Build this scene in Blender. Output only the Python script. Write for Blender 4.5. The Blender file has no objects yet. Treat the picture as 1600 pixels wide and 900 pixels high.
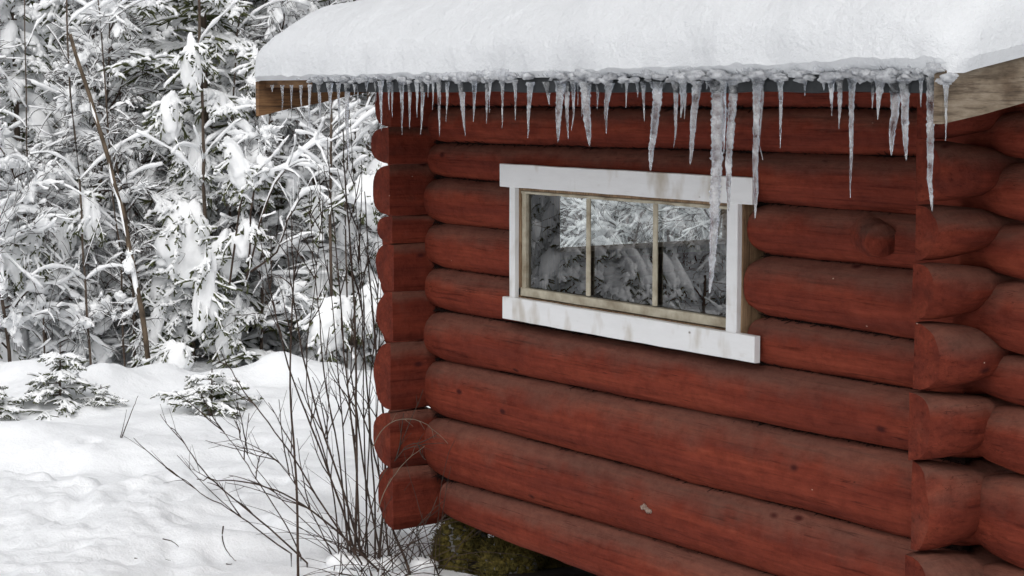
import bpy, math, random
import numpy as np
from mathutils import Vector
random.seed(7)
RNG = np.random.default_rng(11)
SC = bpy.context.scene
COL = SC.collection

# ------------------------------------------------------------------ camera, sky, sun, exposure
FPX = 3000.0                      # focal length in pixels of a 1600 px wide picture
EYE = 2.2
PITCH = math.atan(306 / FPX)
HEAD = math.pi - math.atan(2000 / math.hypot(FPX, 306))
FH = np.array([math.cos(HEAD), math.sin(HEAD), 0.0])      # heading on the ground
RT = np.array([FH[1], -FH[0], 0.0])                       # to the right
cam_data = bpy.data.cameras.new('camera')
cam_data.sensor_width = 36.0
cam_data.lens = 36.0 * FPX / 1600.0
cam_data.clip_end = 2000.0
cam = bpy.data.objects.new('camera', cam_data)
COL.objects.link(cam)
cam.location = (0, 0, EYE)
cam.rotation_euler = (math.pi / 2 - PITCH, 0, HEAD - math.pi / 2)
SC.camera = cam

SUN_EL, SUN_AZ = math.radians(50), math.radians(316)      # direction towards the sun, azimuth from +X
world = bpy.data.worlds.new('World')
SC.world = world
world.use_nodes = True
wn = world.node_tree
bg = wn.nodes['Background']
sky = wn.nodes.new('ShaderNodeTexSky')
sky.sky_type = 'NISHITA'
sky.sun_disc = False
sky.sun_elevation = SUN_EL
sky.sun_rotation = math.pi / 2 - SUN_AZ
sky.air_density = 1.0
sky.dust_density = 4.0
hsv = wn.nodes.new('ShaderNodeHueSaturation')
hsv.inputs['Saturation'].default_value = 0.16
wn.links.new(sky.outputs[0], hsv.inputs['Color'])
wn.links.new(hsv.outputs[0], bg.inputs[0])
bg.inputs[1].default_value = 0.132
sl = bpy.data.lights.new('sun', 'SUN')
sl.energy = 0.72
sl.angle = math.radians(70)
sl.color = (1.0, 0.985, 0.96)
sun = bpy.data.objects.new('sun', sl)
COL.objects.link(sun)
sd = Vector((math.cos(SUN_EL) * math.cos(SUN_AZ), math.cos(SUN_EL) * math.sin(SUN_AZ), math.sin(SUN_EL)))
sun.rotation_euler = sd.to_track_quat('Z', 'Y').to_euler()
sun.location = (0, 0, 20)
SC.view_settings.view_transform = 'Standard'
SC.view_settings.look = 'None'
SC.view_settings.exposure = 0.08
SC.view_settings.gamma = 1.0
SC.cycles.max_bounces = 16
SC.cycles.diffuse_bounces = 9

# ------------------------------------------------------------------ surveying helpers
FW = FH * math.cos(PITCH) + np.array([0, 0, -math.sin(PITCH)])
UP = FH * math.sin(PITCH) + np.array([0, 0, math.cos(PITCH)])
CAMP = np.array([0, 0, EYE])

def ray(x, y):
    return FW * FPX + RT * (x - 800.0) + UP * (450.0 - y)

def on_y(x, y, Y):                # sight line meets the plane y = Y (planes parallel to the front wall)
    r = ray(x, y)
    return CAMP + r * (Y / r[1])

def on_x(x, y, X):
    r = ray(x, y)
    return CAMP + r * (X / r[0])

def at_depth(x, y, d):
    r = ray(x, y)
    return CAMP + r * (d / r.dot(FH))

def ground_xy(px, d):             # spot on the ground, d metres ahead
    return FH * d + RT * ((px - 800.0) * d / 3015.0)

# ------------------------------------------------------------------ noise
def _hash(i, j, k, s):
    h = np.sin(i * 127.1 + j * 311.7 + k * 74.7 + s * 53.3) * 43758.5453
    return h - np.floor(h)

def vnoise(p, s=0):
    p = np.asarray(p, float)
    f = np.floor(p)
    w = p - f
    w = w * w * (3 - 2 * w)
    i, j, k = f[..., 0], f[..., 1], f[..., 2]
    x, y, z = w[..., 0], w[..., 1], w[..., 2]
    def H(a, b, c):
        return _hash(i + a, j + b, k + c, s)
    c00 = H(0, 0, 0) * (1 - x) + H(1, 0, 0) * x
    c10 = H(0, 1, 0) * (1 - x) + H(1, 1, 0) * x
    c01 = H(0, 0, 1) * (1 - x) + H(1, 0, 1) * x
    c11 = H(0, 1, 1) * (1 - x) + H(1, 1, 1) * x
    return ((c00 * (1 - y) + c10 * y) * (1 - z) + (c01 * (1 - y) + c11 * y) * z) * 2 - 1

def fbm(p, octs=4, s=0):
    p = np.asarray(p, float)
    a, t = 0.5, 0
    for o in range(octs):
        t = t + a * vnoise(p * 2 ** o, s + o)
        a *= 0.5
    return t

# ------------------------------------------------------------------ mesh building
class MB:
    def __init__(self):
        self.v, self.q, self.t, self.n = [], [], [], 0

    def add(self, v, quads=None, tris=None):
        v = np.asarray(v, float).reshape(-1, 3)
        if quads is not None and len(quads):
            self.q.append(np.asarray(quads, np.int64).reshape(-1, 4) + self.n)
        if tris is not None and len(tris):
            self.t.append(np.asarray(tris, np.int64).reshape(-1, 3) + self.n)
        self.v.append(v)
        self.n += len(v)

    def mesh(self, name, mat, smooth=True):
        v = np.concatenate(self.v) if self.v else np.zeros((0, 3))
        q = np.concatenate(self.q) if self.q else np.zeros((0, 4), np.int64)
        t = np.concatenate(self.t) if self.t else np.zeros((0, 3), np.int64)
        me = bpy.data.meshes.new(name)
        me.vertices.add(len(v))
        me.vertices.foreach_set('co', v.astype(np.float32).ravel())
        nl = q.size + t.size
        me.loops.add(nl)
        me.loops.foreach_set('vertex_index', np.concatenate([q.ravel(), t.ravel()]).astype(np.int32))
        me.polygons.add(len(q) + len(t))
        st = np.concatenate([np.arange(len(q)) * 4, q.size + np.arange(len(t)) * 3]).astype(np.int32)
        me.polygons.foreach_set('loop_start', st)
        me.polygons.foreach_set('use_smooth', np.full(len(st), smooth))
        me.update(calc_edges=True)
        me.materials.append(mat)
        return me

    def build(self, name, mat, parent=None, smooth=True):
        o = bpy.data.objects.new(name, self.mesh(name, mat, smooth))
        COL.objects.link(o)
        if parent is not None:
            o.parent = parent
            o.matrix_parent_inverse = parent.matrix_basis.inverted()
        return o

def tubes(mb, P, R, sides=3, flat=1.0, lift=0.0, rnd=0.0, cap=False):
    """P (N,K,3) paths, R (N,K) radii. flat: height/width; lift: raise section along its up direction."""
    P = np.asarray(P, float)
    if P.ndim == 2:
        P = P[None]
        R = np.asarray(R, float)[None]
    N, K, _ = P.shape
    if N == 0:
        return
    T = np.gradient(P, axis=1)
    T /= np.linalg.norm(T, axis=2, keepdims=True) + 1e-9
    Z = np.zeros_like(T)
    Z[..., 2] = 1
    U = np.cross(T, Z)
    L = np.linalg.norm(U, axis=2, keepdims=True)
    alt = np.zeros_like(T)
    alt[..., 0] = 1
    U = np.where(L > 0.08, U / np.maximum(L, 1e-9), alt)
    V = np.cross(U, T)
    V /= np.linalg.norm(V, axis=2, keepdims=True) + 1e-9
    a = np.arange(sides) * 2 * math.pi / sides + math.pi / sides
    ca, sa = np.cos(a), np.sin(a)
    rr = np.asarray(R, float)[:, :, None] * (1 + rnd * RNG.uniform(-1, 1, (N, K, sides)))
    W = P[:, :, None, :] + U[:, :, None, :] * (rr * ca)[..., None] + V[:, :, None, :] * (rr * sa * flat)[..., None]
    if np.any(lift):
        W = W + V[:, :, None, :] * (np.asarray(lift) * np.ones((N, K)))[:, :, None, None]
    idx = np.arange(N * K * sides).reshape(N, K, sides)
    a0 = idx[:, :-1, :]
    a1 = idx[:, 1:, :]
    q = np.stack([a0, np.roll(a0, -1, 2), np.roll(a1, -1, 2), a1], -1).reshape(-1, 4)
    tr = []
    if cap:
        for i in range(1, sides - 1):
            tr.append(np.stack([idx[:, 0, 0], idx[:, 0, i + 1], idx[:, 0, i]], -1))
            tr.append(np.stack([idx[:, -1, 0], idx[:, -1, i], idx[:, -1, i + 1]], -1))
        tr = np.concatenate(tr)
    mb.add(W.reshape(-1, 3), q, tr if len(tr) else None)

_ico = {}
def ico(sub):
    if sub not in _ico:
        import bmesh
        bm = bmesh.new()
        bmesh.ops.create_icosphere(bm, subdivisions=sub, radius=1)
        _ico[sub] = (np.array([v.co[:] for v in bm.verts]), np.array([[v.index for v in f.verts] for f in bm.faces]))
        bm.free()
    return _ico[sub]

def blob(mb, c, ax, sub=2, noise=0.25, freq=1.6, tilt=None, seed=0, flatbot=0.0):
    v, f = ico(sub)
    d = 1 + noise * fbm(v * freq + seed * 3.7 + 10, 3, seed % 7)[:, None]
    p = v * d
    if flatbot:
        p[:, 2] = np.where(p[:, 2] < 0, p[:, 2] * (1 - flatbot), p[:, 2])
    p = p * np.asarray(ax)
    if tilt is not None:
        p = p @ np.asarray(tilt).T
    mb.add(p + np.asarray(c), tris=f)

def box(mb, lo, hi, jit=0.0):
    lo, hi = np.asarray(lo, float), np.asarray(hi, float)
    v = np.array([[lo[0] if i & 1 == 0 else hi[0], lo[1] if i & 2 == 0 else hi[1], lo[2] if i & 4 == 0 else hi[2]] for i in range(8)])
    if jit:
        v = v + RNG.uniform(-jit, jit, v.shape)
    mb.add(v, [[0, 2, 3, 1], [4, 5, 7, 6], [0, 1, 5, 4], [2, 6, 7, 3], [0, 4, 6, 2], [1, 3, 7, 5]])

def plank(mb, A, B, C, thick, n=12, wob=0.002):
    """board with long edges A->B (bottom) and A->B + C (height vector), extruded by vector thick; long edges slightly uneven"""
    A, B, C, T = (np.asarray(q, float) for q in (A, B, C, thick))
    ts = np.linspace(0, 1, n)
    ring = []
    for k, t in enumerate(ts):
        p = A + (B - A) * t
        w1 = RNG.uniform(-wob, wob)
        w2 = RNG.uniform(-wob, wob)
        ch = C / (np.linalg.norm(C) + 1e-9)
        e = 0.0025
        c1, c2 = p + ch * w1, p + C + ch * w2
        th = T / np.linalg.norm(T)
        ring.append([c1 + ch * e, c2 - ch * e, c2 + th * e, c2 + T, c1 + T, c1 + th * e])
    ring = np.array(ring)
    K, S, _ = ring.shape
    idx = np.arange(K * S).reshape(K, S)
    q = np.stack([idx[:-1], idx[1:], np.roll(idx, -1, 1)[1:], np.roll(idx, -1, 1)[:-1]], -1).reshape(-1, 4)
    tr = []
    for i in range(1, S - 1):
        tr += [[idx[0, 0], idx[0, i], idx[0, i + 1]], [idx[-1, 0], idx[-1, i + 1], idx[-1, i]]]
    mb.add(ring.reshape(-1, 3), q, tr)

def tag(o, label=None, cat=None, group=None, kind=None):
    if label: o['label'] = label
    if cat: o['category'] = cat
    if group: o['group'] = group
    if kind: o['kind'] = kind
    return o

def empty(name, loc, label=None, cat=None, group=None):
    o = bpy.data.objects.new(name, None)
    o.empty_display_size = 0.2
    COL.objects.link(o)
    o.location = loc
    bpy.context.view_layer.update()
    return tag(o, label, cat, group)

# ------------------------------------------------------------------ materials
def mat(name):
    m = bpy.data.materials.new(name)
    m.use_nodes = True
    nt = m.node_tree
    return m, nt, nt.nodes['Principled BSDF']

def N(nt, typ, **kw):
    n = nt.nodes.new(typ)
    for k, v in kw.items():
        if k in n.inputs:
            n.inputs[k].default_value = v
        else:
            setattr(n, k, v)
    return n

def coords(nt, scale=(1, 1, 1), obj=True):
    tc = N(nt, 'ShaderNodeTexCoord')
    mp = N(nt, 'ShaderNodeMapping')
    mp.inputs['Scale'].default_value = scale
    nt.links.new(tc.outputs['Object'], mp.inputs[0])
    return mp.outputs[0]

def noise(nt, vec, scale, detail=4, rough=0.55):
    n = N(nt, 'ShaderNodeTexNoise', Scale=scale, Detail=detail, Roughness=rough)
    nt.links.new(vec, n.inputs['Vector'])
    return n.outputs['Fac']

def ramp(nt, fac, stops):
    r = N(nt, 'ShaderNodeValToRGB')
    el = r.color_ramp.elements
    while len(el) < len(stops):
        el.new(0.5)
    for e, (p, c) in zip(el, stops):
        e.position = p
        e.color = (*c, 1) if len(c) == 3 else c
    nt.links.new(fac, r.inputs[0])
    return r.outputs[0]

def mix(nt, fac, a, b, mode='MIX'):
    m = N(nt, 'ShaderNodeMix')
    m.data_type = 'RGBA'
    m.blend_type = mode
    for sock, val in ((m.inputs['Factor'], fac), (m.inputs['A'] if False else m.inputs[6], a), (m.inputs[7], b)):
        if hasattr(val, 'is_output'):
            nt.links.new(val, sock)
        elif isinstance(val, (int, float)):
            sock.default_value = val
        else:
            sock.default_value = (*val, 1)
    return m.outputs[2]

def bump(nt, h, strength, dist, b, prev=None):
    n = N(nt, 'ShaderNodeBump', Strength=strength, Distance=dist)
    nt.links.new(h, n.inputs['Height'])
    if prev is not None:
        nt.links.new(prev, n.inputs['Normal'])
    nt.links.new(n.outputs[0], b.inputs['Normal'])
    return n.outputs[0]

def make_snow(name, col, bs=0.5, scale=30.0):
    m, nt, b = mat(name)
    v = coords(nt)
    n1 = noise(nt, v, scale, 5, 0.65)
    n2 = noise(nt, v, scale * 6, 3, 0.7)
    c = ramp(nt, n1, [(0.3, tuple(x * 0.96 for x in col)), (0.7, col)])
    nt.links.new(c, b.inputs['Base Color'])
    b.inputs['Roughness'].default_value = 0.75
    b.inputs['Specular IOR Level'].default_value = 0.25
    p = bump(nt, n1, bs, 0.012, b)
    bump(nt, n2, bs, 0.003, b, p)
    return m
M_SNOW = make_snow('roof_snow', (0.70, 0.715, 0.735), 0.75, 34)
M_GROUND = make_snow('ground_snow', (0.87, 0.885, 0.905), 1.0, 14)
M_TSNOW = make_snow('tree_snow', (0.93, 0.94, 0.95), 0.3, 30)

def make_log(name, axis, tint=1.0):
    m, nt, b = mat(name)
    sc = (0.9, 9, 9) if axis == 'x' else ((9, 0.9, 9) if axis == 'y' else (9, 9, 9))
    sc2 = (2.2, 55, 55) if axis == 'x' else ((55, 2.2, 55) if axis == 'y' else (55, 55, 30))
    oi = N(nt, 'ShaderNodeObjectInfo')
    tc = N(nt, 'ShaderNodeTexCoord')
    mul = N(nt, 'ShaderNodeVectorMath', operation='SCALE')
    comb = N(nt, 'ShaderNodeCombineXYZ')
    for i in range(3):
        nt.links.new(oi.outputs['Random'], comb.inputs[i])
    nt.links.new(comb.outputs[0], mul.inputs[0])
    mul.inputs['Scale'].default_value = 17.0
    add = N(nt, 'ShaderNodeVectorMath', operation='ADD')
    nt.links.new(tc.outputs['Object'], add.inputs[0])
    nt.links.new(mul.outputs[0], add.inputs[1])
    def mp(s):
        q = N(nt, 'ShaderNodeMapping')
        q.inputs['Scale'].default_value = s
        nt.links.new(add.outputs[0], q.inputs[0])
        return q.outputs[0]
    base = noise(nt, mp(sc), 1.4, 5, 0.6)
    grain = noise(nt, mp(sc2), 1.0, 5, 0.7)
    blot = noise(nt, mp((4, 4, 4)), 1.5, 4, 0.6)
    t = tint
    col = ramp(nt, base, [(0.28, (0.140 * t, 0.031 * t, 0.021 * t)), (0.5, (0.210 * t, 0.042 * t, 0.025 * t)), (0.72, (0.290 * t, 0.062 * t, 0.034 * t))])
    gr = ramp(nt, grain, [(0.30, (0.30, 0.27, 0.27)), (0.42, (0.85, 0.85, 0.85)), (0.60, (1.05, 1.05, 1.05)), (0.72, (1.35, 1.45, 1.5))])
    col = mix(nt, 0.75, col, gr, 'MULTIPLY')
    # grey lichen-dust that has settled on the upper side of each log
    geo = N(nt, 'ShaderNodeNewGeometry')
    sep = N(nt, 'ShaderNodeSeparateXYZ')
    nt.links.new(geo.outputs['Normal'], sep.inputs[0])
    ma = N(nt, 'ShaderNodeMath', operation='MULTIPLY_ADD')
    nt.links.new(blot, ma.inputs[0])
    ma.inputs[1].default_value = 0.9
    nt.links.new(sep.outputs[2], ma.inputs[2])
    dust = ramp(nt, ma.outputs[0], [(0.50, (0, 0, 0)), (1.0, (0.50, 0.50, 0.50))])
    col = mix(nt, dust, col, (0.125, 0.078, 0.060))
    mot = ramp(nt, noise(nt, mp((14, 22, 22)), 1.0, 6, 0.75), [(0.36, (0.78, 0.74, 0.74)), (0.5, (1, 1, 1)), (0.66, (1.15, 1.18, 1.18))])
    col = mix(nt, 0.8, col, mot, 'MULTIPLY')
    # drying checks: thin dark lines along the grain
    ck = noise(nt, mp((0.35, 26, 26) if axis == 'x' else ((26, 0.35, 26) if axis == 'y' else (3, 3, 26))), 1.0, 3, 0.55)
    ckm = ramp(nt, ck, [(0.495, (0, 0, 0)), (0.501, (0.85, 0.85, 0.85)), (0.507, (0, 0, 0))])
    gate = ramp(nt, noise(nt, mp((2.0, 6, 6)), 1.0, 2, 0.5), [(0.50, (0, 0, 0)), (0.60, (1, 1, 1))])
    ckm = mix(nt, 1.0, ckm, gate, 'MULTIPLY')
    col = mix(nt, ckm, col, (0.025, 0.007, 0.006))
    # dark knots and scars
    vo = N(nt, 'ShaderNodeTexVoronoi', Scale=3.6)
    nt.links.new(mp((0.8, 1.5, 1.5) if axis == 'x' else (1.5, 0.8, 1.5)), vo.inputs['Vector'])
    kn = ramp(nt, vo.outputs['Distance'], [(0.035, (1, 1, 1)), (0.09, (0, 0, 0))])
    col = mix(nt, kn, col, (0.05, 0.012, 0.010))
    # bare wood chips
    vo2 = N(nt, 'ShaderNodeTexVoronoi', Scale=9.0)
    nt.links.new(mp((0.8, 1.3, 1.3)), vo2.inputs['Vector'])
    ch = ramp(nt, vo2.outputs['Distance'], [(0.018, (1, 1, 1)), (0.035, (0, 0, 0))])
    rr = N(nt, 'ShaderNodeMath', operation='GREATER_THAN')
    rr.inputs[1].default_value = 0.62
    sepc = N(nt, 'ShaderNodeSeparateColor')
    nt.links.new(vo2.outputs['Color'], sepc.inputs[0])
    nt.links.new(sepc.outputs[0], rr.inputs[0])
    mm = N(nt, 'ShaderNodeMath', operation='MULTIPLY')
    nt.links.new(ch, mm.inputs[0])
    nt.links.new(rr.outputs[0], mm.inputs[1])
    col = mix(nt, mm.outputs[0], col, (0.42, 0.30, 0.24))
    nt.links.new(col, b.inputs['Base Color'])
    b.inputs['Roughness'].default_value = 0.8
    b.inputs['Specular IOR Level'].default_value = 0.06
    p = bump(nt, grain, 0.8, 0.006, b)
    p = bump(nt, noise(nt, mp((14, 22, 22)), 1.0, 6, 0.7), 0.6, 0.008, b, p)
    bump(nt, blot, 0.6, 0.025, b, p)
    return m
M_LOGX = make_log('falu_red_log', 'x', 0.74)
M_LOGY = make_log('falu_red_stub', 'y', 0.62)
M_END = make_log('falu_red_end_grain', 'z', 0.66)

def simple(name, c1, c2, scale, rough=0.8, bs=0.4, dist=0.005, stretch=(1, 1, 1), detail=5):
    m, nt, b = mat(name)
    v = coords(nt, stretch)
    n = noise(nt, v, scale, detail, 0.6)
    nt.links.new(ramp(nt, n, [(0.3, c1), (0.7, c2)]), b.inputs['Base Color'])
    b.inputs['Roughness'].default_value = rough
    b.inputs['Specular IOR Level'].default_value = 0.25
    bump(nt, n, bs, dist, b)
    return m
M_CAULK = simple('seam_moss', (0.008, 0.004, 0.003), (0.028, 0.010, 0.007), 60, 0.95, 1, 0.01)
M_NEEDLE = simple('spruce_needles', (0.040, 0.048, 0.018), (0.125, 0.135, 0.058), 14, 0.75, 0.8, 0.01)
M_BARK = simple('bark', (0.045, 0.033, 0.026), (0.13, 0.098, 0.075), 25, 0.9, 0.6, 0.006, (1, 1, 0.3))
M_TWIG = simple('twig_bark', (0.022, 0.015, 0.012), (0.075, 0.050, 0.038), 30, 0.85, 0.3, 0.003)
M_DRY = simple('dry_stem', (0.10, 0.075, 0.055), (0.20, 0.16, 0.12), 30, 0.85, 0.3, 0.003)
M_MOSS = simple('moss', (0.030, 0.028, 0.008), (0.150, 0.115, 0.026), 22, 0.95, 1.0, 0.02)
M_STONE = simple('stone', (0.10, 0.10, 0.10), (0.28, 0.27, 0.26), 12, 0.9, 0.8, 0.01)
M_SOIL = simple('dark_soil', (0.008, 0.006, 0.005), (0.03, 0.022, 0.016), 14, 0.95, 1.0, 0.02)
M_FELT = simple('roofing_felt', (0.018, 0.020, 0.022), (0.035, 0.037, 0.040), 20, 0.7, 0.3, 0.003)
M_INT = simple('interior_wood', (0.05, 0.035, 0.024), (0.11, 0.075, 0.048), 6, 0.8, 0.3, 0.003, (1, 1, 6))
M_CLOTH = simple('pale_cloth', (0.35, 0.33, 0.30), (0.5, 0.48, 0.44), 9, 0.9, 0.4, 0.01)
M_SASH = simple('old_cream_paint', (0.24, 0.20, 0.14), (0.52, 0.48, 0.38), 12, 0.7, 0.8, 0.004, (1, 1, 1))

def make_board():
    m, nt, b = mat('white_board_paint')
    v = coords(nt, (1.2, 1, 5))
    n = noise(nt, v, 7, 6, 0.65)
    col = ramp(nt, n, [(0.22, (0.56, 0.54, 0.51)), (0.38, (0.71, 0.715, 0.72)), (0.8, (0.76, 0.765, 0.775))])
    v2 = coords(nt, (1, 1, 0.45))
    n2 = noise(nt, v2, 9, 3, 0.5)
    st = ramp(nt, n2, [(0.55, (0, 0, 0)), (0.74, (0.75, 0.75, 0.75))])
    col = mix(nt, st, col, (0.36, 0.30, 0.22))
    vo = N(nt, 'ShaderNodeTexVoronoi', Scale=7.0)
    nt.links.new(coords(nt, (0.9, 0.1, 1.4)), vo.inputs['Vector'])
    kn = ramp(nt, vo.outputs['Distance'], [(0.045, (1, 1, 1)), (0.075, (0, 0, 0))])
    col = mix(nt, kn, col, (0.12, 0.09, 0.07))
    nt.links.new(col, b.inputs['Base Color'])
    b.inputs['Roughness'].default_value = 0.6
    bump(nt, n, 0.35, 0.003, b)
    return m
M_BOARD = make_board()

def make_wood(name, c1, c2, c3, stretch, rings=5.0):
    m, nt, b = mat(name)
    v = coords(nt, stretch)
    n0 = noise(nt, v, rings * 1.6, 8, 0.68)
    n1 = noise(nt, coords(nt, tuple(q * 5 if q > 1 else q * 1.2 for q in stretch)), rings * 1.5, 4, 0.6)
    n = noise(nt, coords(nt, (3, 3, 5)), 2.2, 4, 0.6)
    col = ramp(nt, n0, [(0.32, c1), (0.5, c2), (0.68, c3)])
    gr = ramp(nt, n1, [(0.36, (0.35, 0.30, 0.26)), (0.50, (1, 1, 1))])
    col = mix(nt, 0.8, col, gr, 'MULTIPLY')
    st = ramp(nt, n, [(0.50, (1, 1, 1)), (0.72, (0.45, 0.36, 0.28))])
    col = mix(nt, 0.9, col, st, 'MULTIPLY')
    vo = N(nt, 'ShaderNodeTexVoronoi', Scale=2.6)
    nt.links.new(coords(nt, (1, 1, 1.8)), vo.inputs['Vector'])
    kn = ramp(nt, vo.outputs['Distance'], [(0.04, (1, 1, 1)), (0.12, (0, 0, 0))])
    col = mix(nt, kn, col, tuple(q * .35 for q in c2))
    nt.links.new(col, b.inputs['Base Color'])
    b.inputs['Roughness'].default_value = 0.8
    p = bump(nt, n0, 0.5, 0.006, b)
    bump(nt, n1, 0.5, 0.003, b, p)
    return m
M_BARGE_L = make_wood('brown_wet_wood', (0.06, 0.030, 0.013), (0.20, 0.105, 0.045), (0.27, 0.15, 0.066), (1, 0.6, 5), 4.0)
M_BARGE_R = make_wood('weathered_wood', (0.09, 0.065, 0.04), (0.19, 0.145, 0.10), (0.29, 0.24, 0.18), (1, 0.8, 3.2), 5.0)
M_JAMB = make_wood('brown_jamb_wood', (0.10, 0.06, 0.03), (0.24, 0.15, 0.08), (0.32, 0.22, 0.13), (5, 5, 0.7), 3.0)

def make_ice(name, rough=0.08, white=0.3, dc=(0.80, 0.81, 0.82)):
    m, nt, b = mat(name)
    nt.nodes.remove(b)
    out = nt.nodes['Material Output']
    g = N(nt, 'ShaderNodeBsdfGlass', IOR=1.31, Roughness=rough)
    g.inputs['Color'].default_value = (0.95, 0.97, 1.0, 1)
    d = N(nt, 'ShaderNodeBsdfDiffuse')
    d.inputs['Color'].default_value = (*dc, 1)
    v = coords(nt)
    n = noise(nt, v, 75, 4, 0.7)
    bu = N(nt, 'ShaderNodeBump', Strength=1.0, Distance=0.008)
    nt.links.new(n, bu.inputs['Height'])
    nt.links.new(bu.outputs[0], g.inputs['Normal'])
    n2 = noise(nt, v, 20, 4, 0.7)
    fr = ramp(nt, n2, [(0.40, (max(white - .10, 0),) * 3), (0.66, (min(white + .32, 1),) * 3)])
    mx = N(nt, 'ShaderNodeMixShader')
    nt.links.new(fr, mx.inputs[0])
    nt.links.new(g.outputs[0], mx.inputs[1])
    nt.links.new(d.outputs[0], mx.inputs[2])
    nt.links.new(mx.outputs[0], out.inputs['Surface'])
    return m
M_ICE = make_ice('icicle_ice', 0.02, 0.08)
M_CRUST = make_ice('crust_ice', 0.2, 0.50, (0.60, 0.61, 0.63))

m, nt, b = mat('window_glass')
nt.nodes.remove(b)
fr = N(nt, 'ShaderNodeFresnel', IOR=2.6)
tr = N(nt, 'ShaderNodeBsdfTransparent')
tr.inputs['Color'].default_value = (0.9, 0.93, 0.93, 1)
gl = N(nt, 'ShaderNodeBsdfGlossy', Roughness=0.0)
mx = N(nt, 'ShaderNodeMixShader')
bu = N(nt, 'ShaderNodeBump', Strength=0.05, Distance=0.01)
nt.links.new(noise(nt, coords(nt), 3, 2, 0.5), bu.inputs['Height'])
nt.links.new(bu.outputs[0], gl.inputs['Normal'])
nt.links.new(fr.outputs[0], mx.inputs[0])
nt.links.new(tr.outputs[0], mx.inputs[1])
nt.links.new(gl.outputs[0], mx.inputs[2])
nt.links.new(mx.outputs[0], nt.nodes['Material Output'].inputs['Surface'])
M_GLASS = m

# ------------------------------------------------------------------ ground
def bumpf(x, y, cx, cy, rx, ry, h, p=2.0):
    return h * np.exp(-(np.abs((x - cx) / rx) ** p + np.abs((y - cy) / ry) ** p))

def dl(px, py):                   # pixel on flat ground -> (lateral, depth)
    d = EYE * 3015.0 / (py - 144.0)
    return (px - 800.0) * d / 3015.0, d

MOUNDS = []
for px, py, rx, ry, h in ((60, 632, .45, .55, .20), (230, 612, .5, .5, .17), (420, 600, .36, .5, .16), (480, 606, .30, .4, .12),
                          (560, 622, .35, .5, .20), (150, 628, .3, .3, .08), (20, 690, .6, .45, .16), (110, 712, .30, .30, .07),
                          (440, 640, .5, .35, .10), (520, 680, .5, .4, .11), (240, 668, .4, .25, .07), (380, 628, .28, .22, .09),
                          (575, 760, .4, .4, .13), (470, 830, .32, .22, .13), (350, 860, .28, .2, .09), (400, 800, .3, .3, .06),
                          (560, 860, .35, .25, .12), (300, 640, .3, .2, .07), (0, 610, .5, .5, .2), (330, 700, .5, .3, .05)):
    a, d_ = dl(px, py)
    MOUNDS.append((a, d_, rx * .9, ry * .8, h * .80))

_r = np.random.default_rng(8)
DENTS = [(_r.uniform(-3.0, -1.25), _r.uniform(8.4, 12.2), _r.uniform(.035, .085), _r.uniform(.012, .038)) for _ in range(70)]

for _i in range(14):
    MOUNDS.append((-4.0 + _i * .24 + _r.uniform(-.1, .1), _r.uniform(13.6, 14.9), _r.uniform(.10, .20), _r.uniform(.15, .30), _r.uniform(.03, .09)))

def ground_h(lat, dep):
    lat, dep = np.asarray(lat, float), np.asarray(dep, float)
    h = np.zeros_like(lat)
    for a, d_, rx, ry, hh in MOUNDS:
        h = h + bumpf(lat, dep, a, d_, rx, ry, hh, 2.6)
    p = np.stack([lat, dep, np.zeros_like(lat)], -1)
    h = h - 0.02 + 0.06 * fbm(p * 1.1, 4, 3) + 0.035 * fbm(p * 3.5, 4, 9)
    # trampled trail in the near left
    tr_ = np.clip((11.0 - 0.45 * (lat + 2.9) - dep) / 0.18, 0, 1) * np.clip((-1.35 - lat) / 0.5, 0, 1)
    tr_ = tr_ * np.clip((dep - 4) / 2, 0, 1)
    h = h + tr_ * (0.07 + 0.055 * fbm(p * 4.2 + 1.5 * fbm(p * 2, 2, 50)[..., None], 5, 21))
    h = h + tr_ * 0.020 * fbm(p * 17, 3, 41) + 0.006 * fbm(p * 13, 3, 43)
    for (fx, fy, fr, fd) in DENTS:
        m_ = (np.abs(lat - fx) < .3) & (np.abs(dep - fy) < .5)
        if np.any(m_):
            h = h - np.where(m_, fd * np.exp(-(((lat - fx) / fr) ** 2 + ((dep - fy) / (fr * 1.7)) ** 2) ** 2), 0)
    # trough behind its rim
    h = h - bumpf(lat, dep, -2.95, 11.42, .75, .22, .10)
    # a ski track running towards the camera
    c = -2.30 + (10.8 - dep) * 0.36 + 0.03 * np.sin(dep * 5)
    h = h - 0.016 * np.exp(-((lat - c) / 0.05) ** 2) * np.clip((10.9 - dep) / 0.5, 0, 1) * np.clip((dep - 8) / 0.5, 0, 1)
    h = h + 0.012 * np.exp(-((lat - c - 0.12) / 0.06) ** 2) * np.clip((10.9 - dep) / 0.5, 0, 1) * np.clip((dep - 8) / 0.5, 0, 1)
    # hillside behind the forest edge, steep slope added as a bright backdrop to lighten trees
    up = np.clip(dep - 16.6, 0, 40)
    h = h + 0.50 * up * np.clip(up / 2.0, 0, 1) * (1 - up / 95) + np.where(dep > 17, 0.25 * fbm(p * .5, 3, 33), 0)
    return h

def gz(p):
    """height of the ground under world point p"""
    p = np.asarray(p, float)
    return float(ground_h(np.array(p.dot(RT)), np.array(p.dot(FH))))

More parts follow.
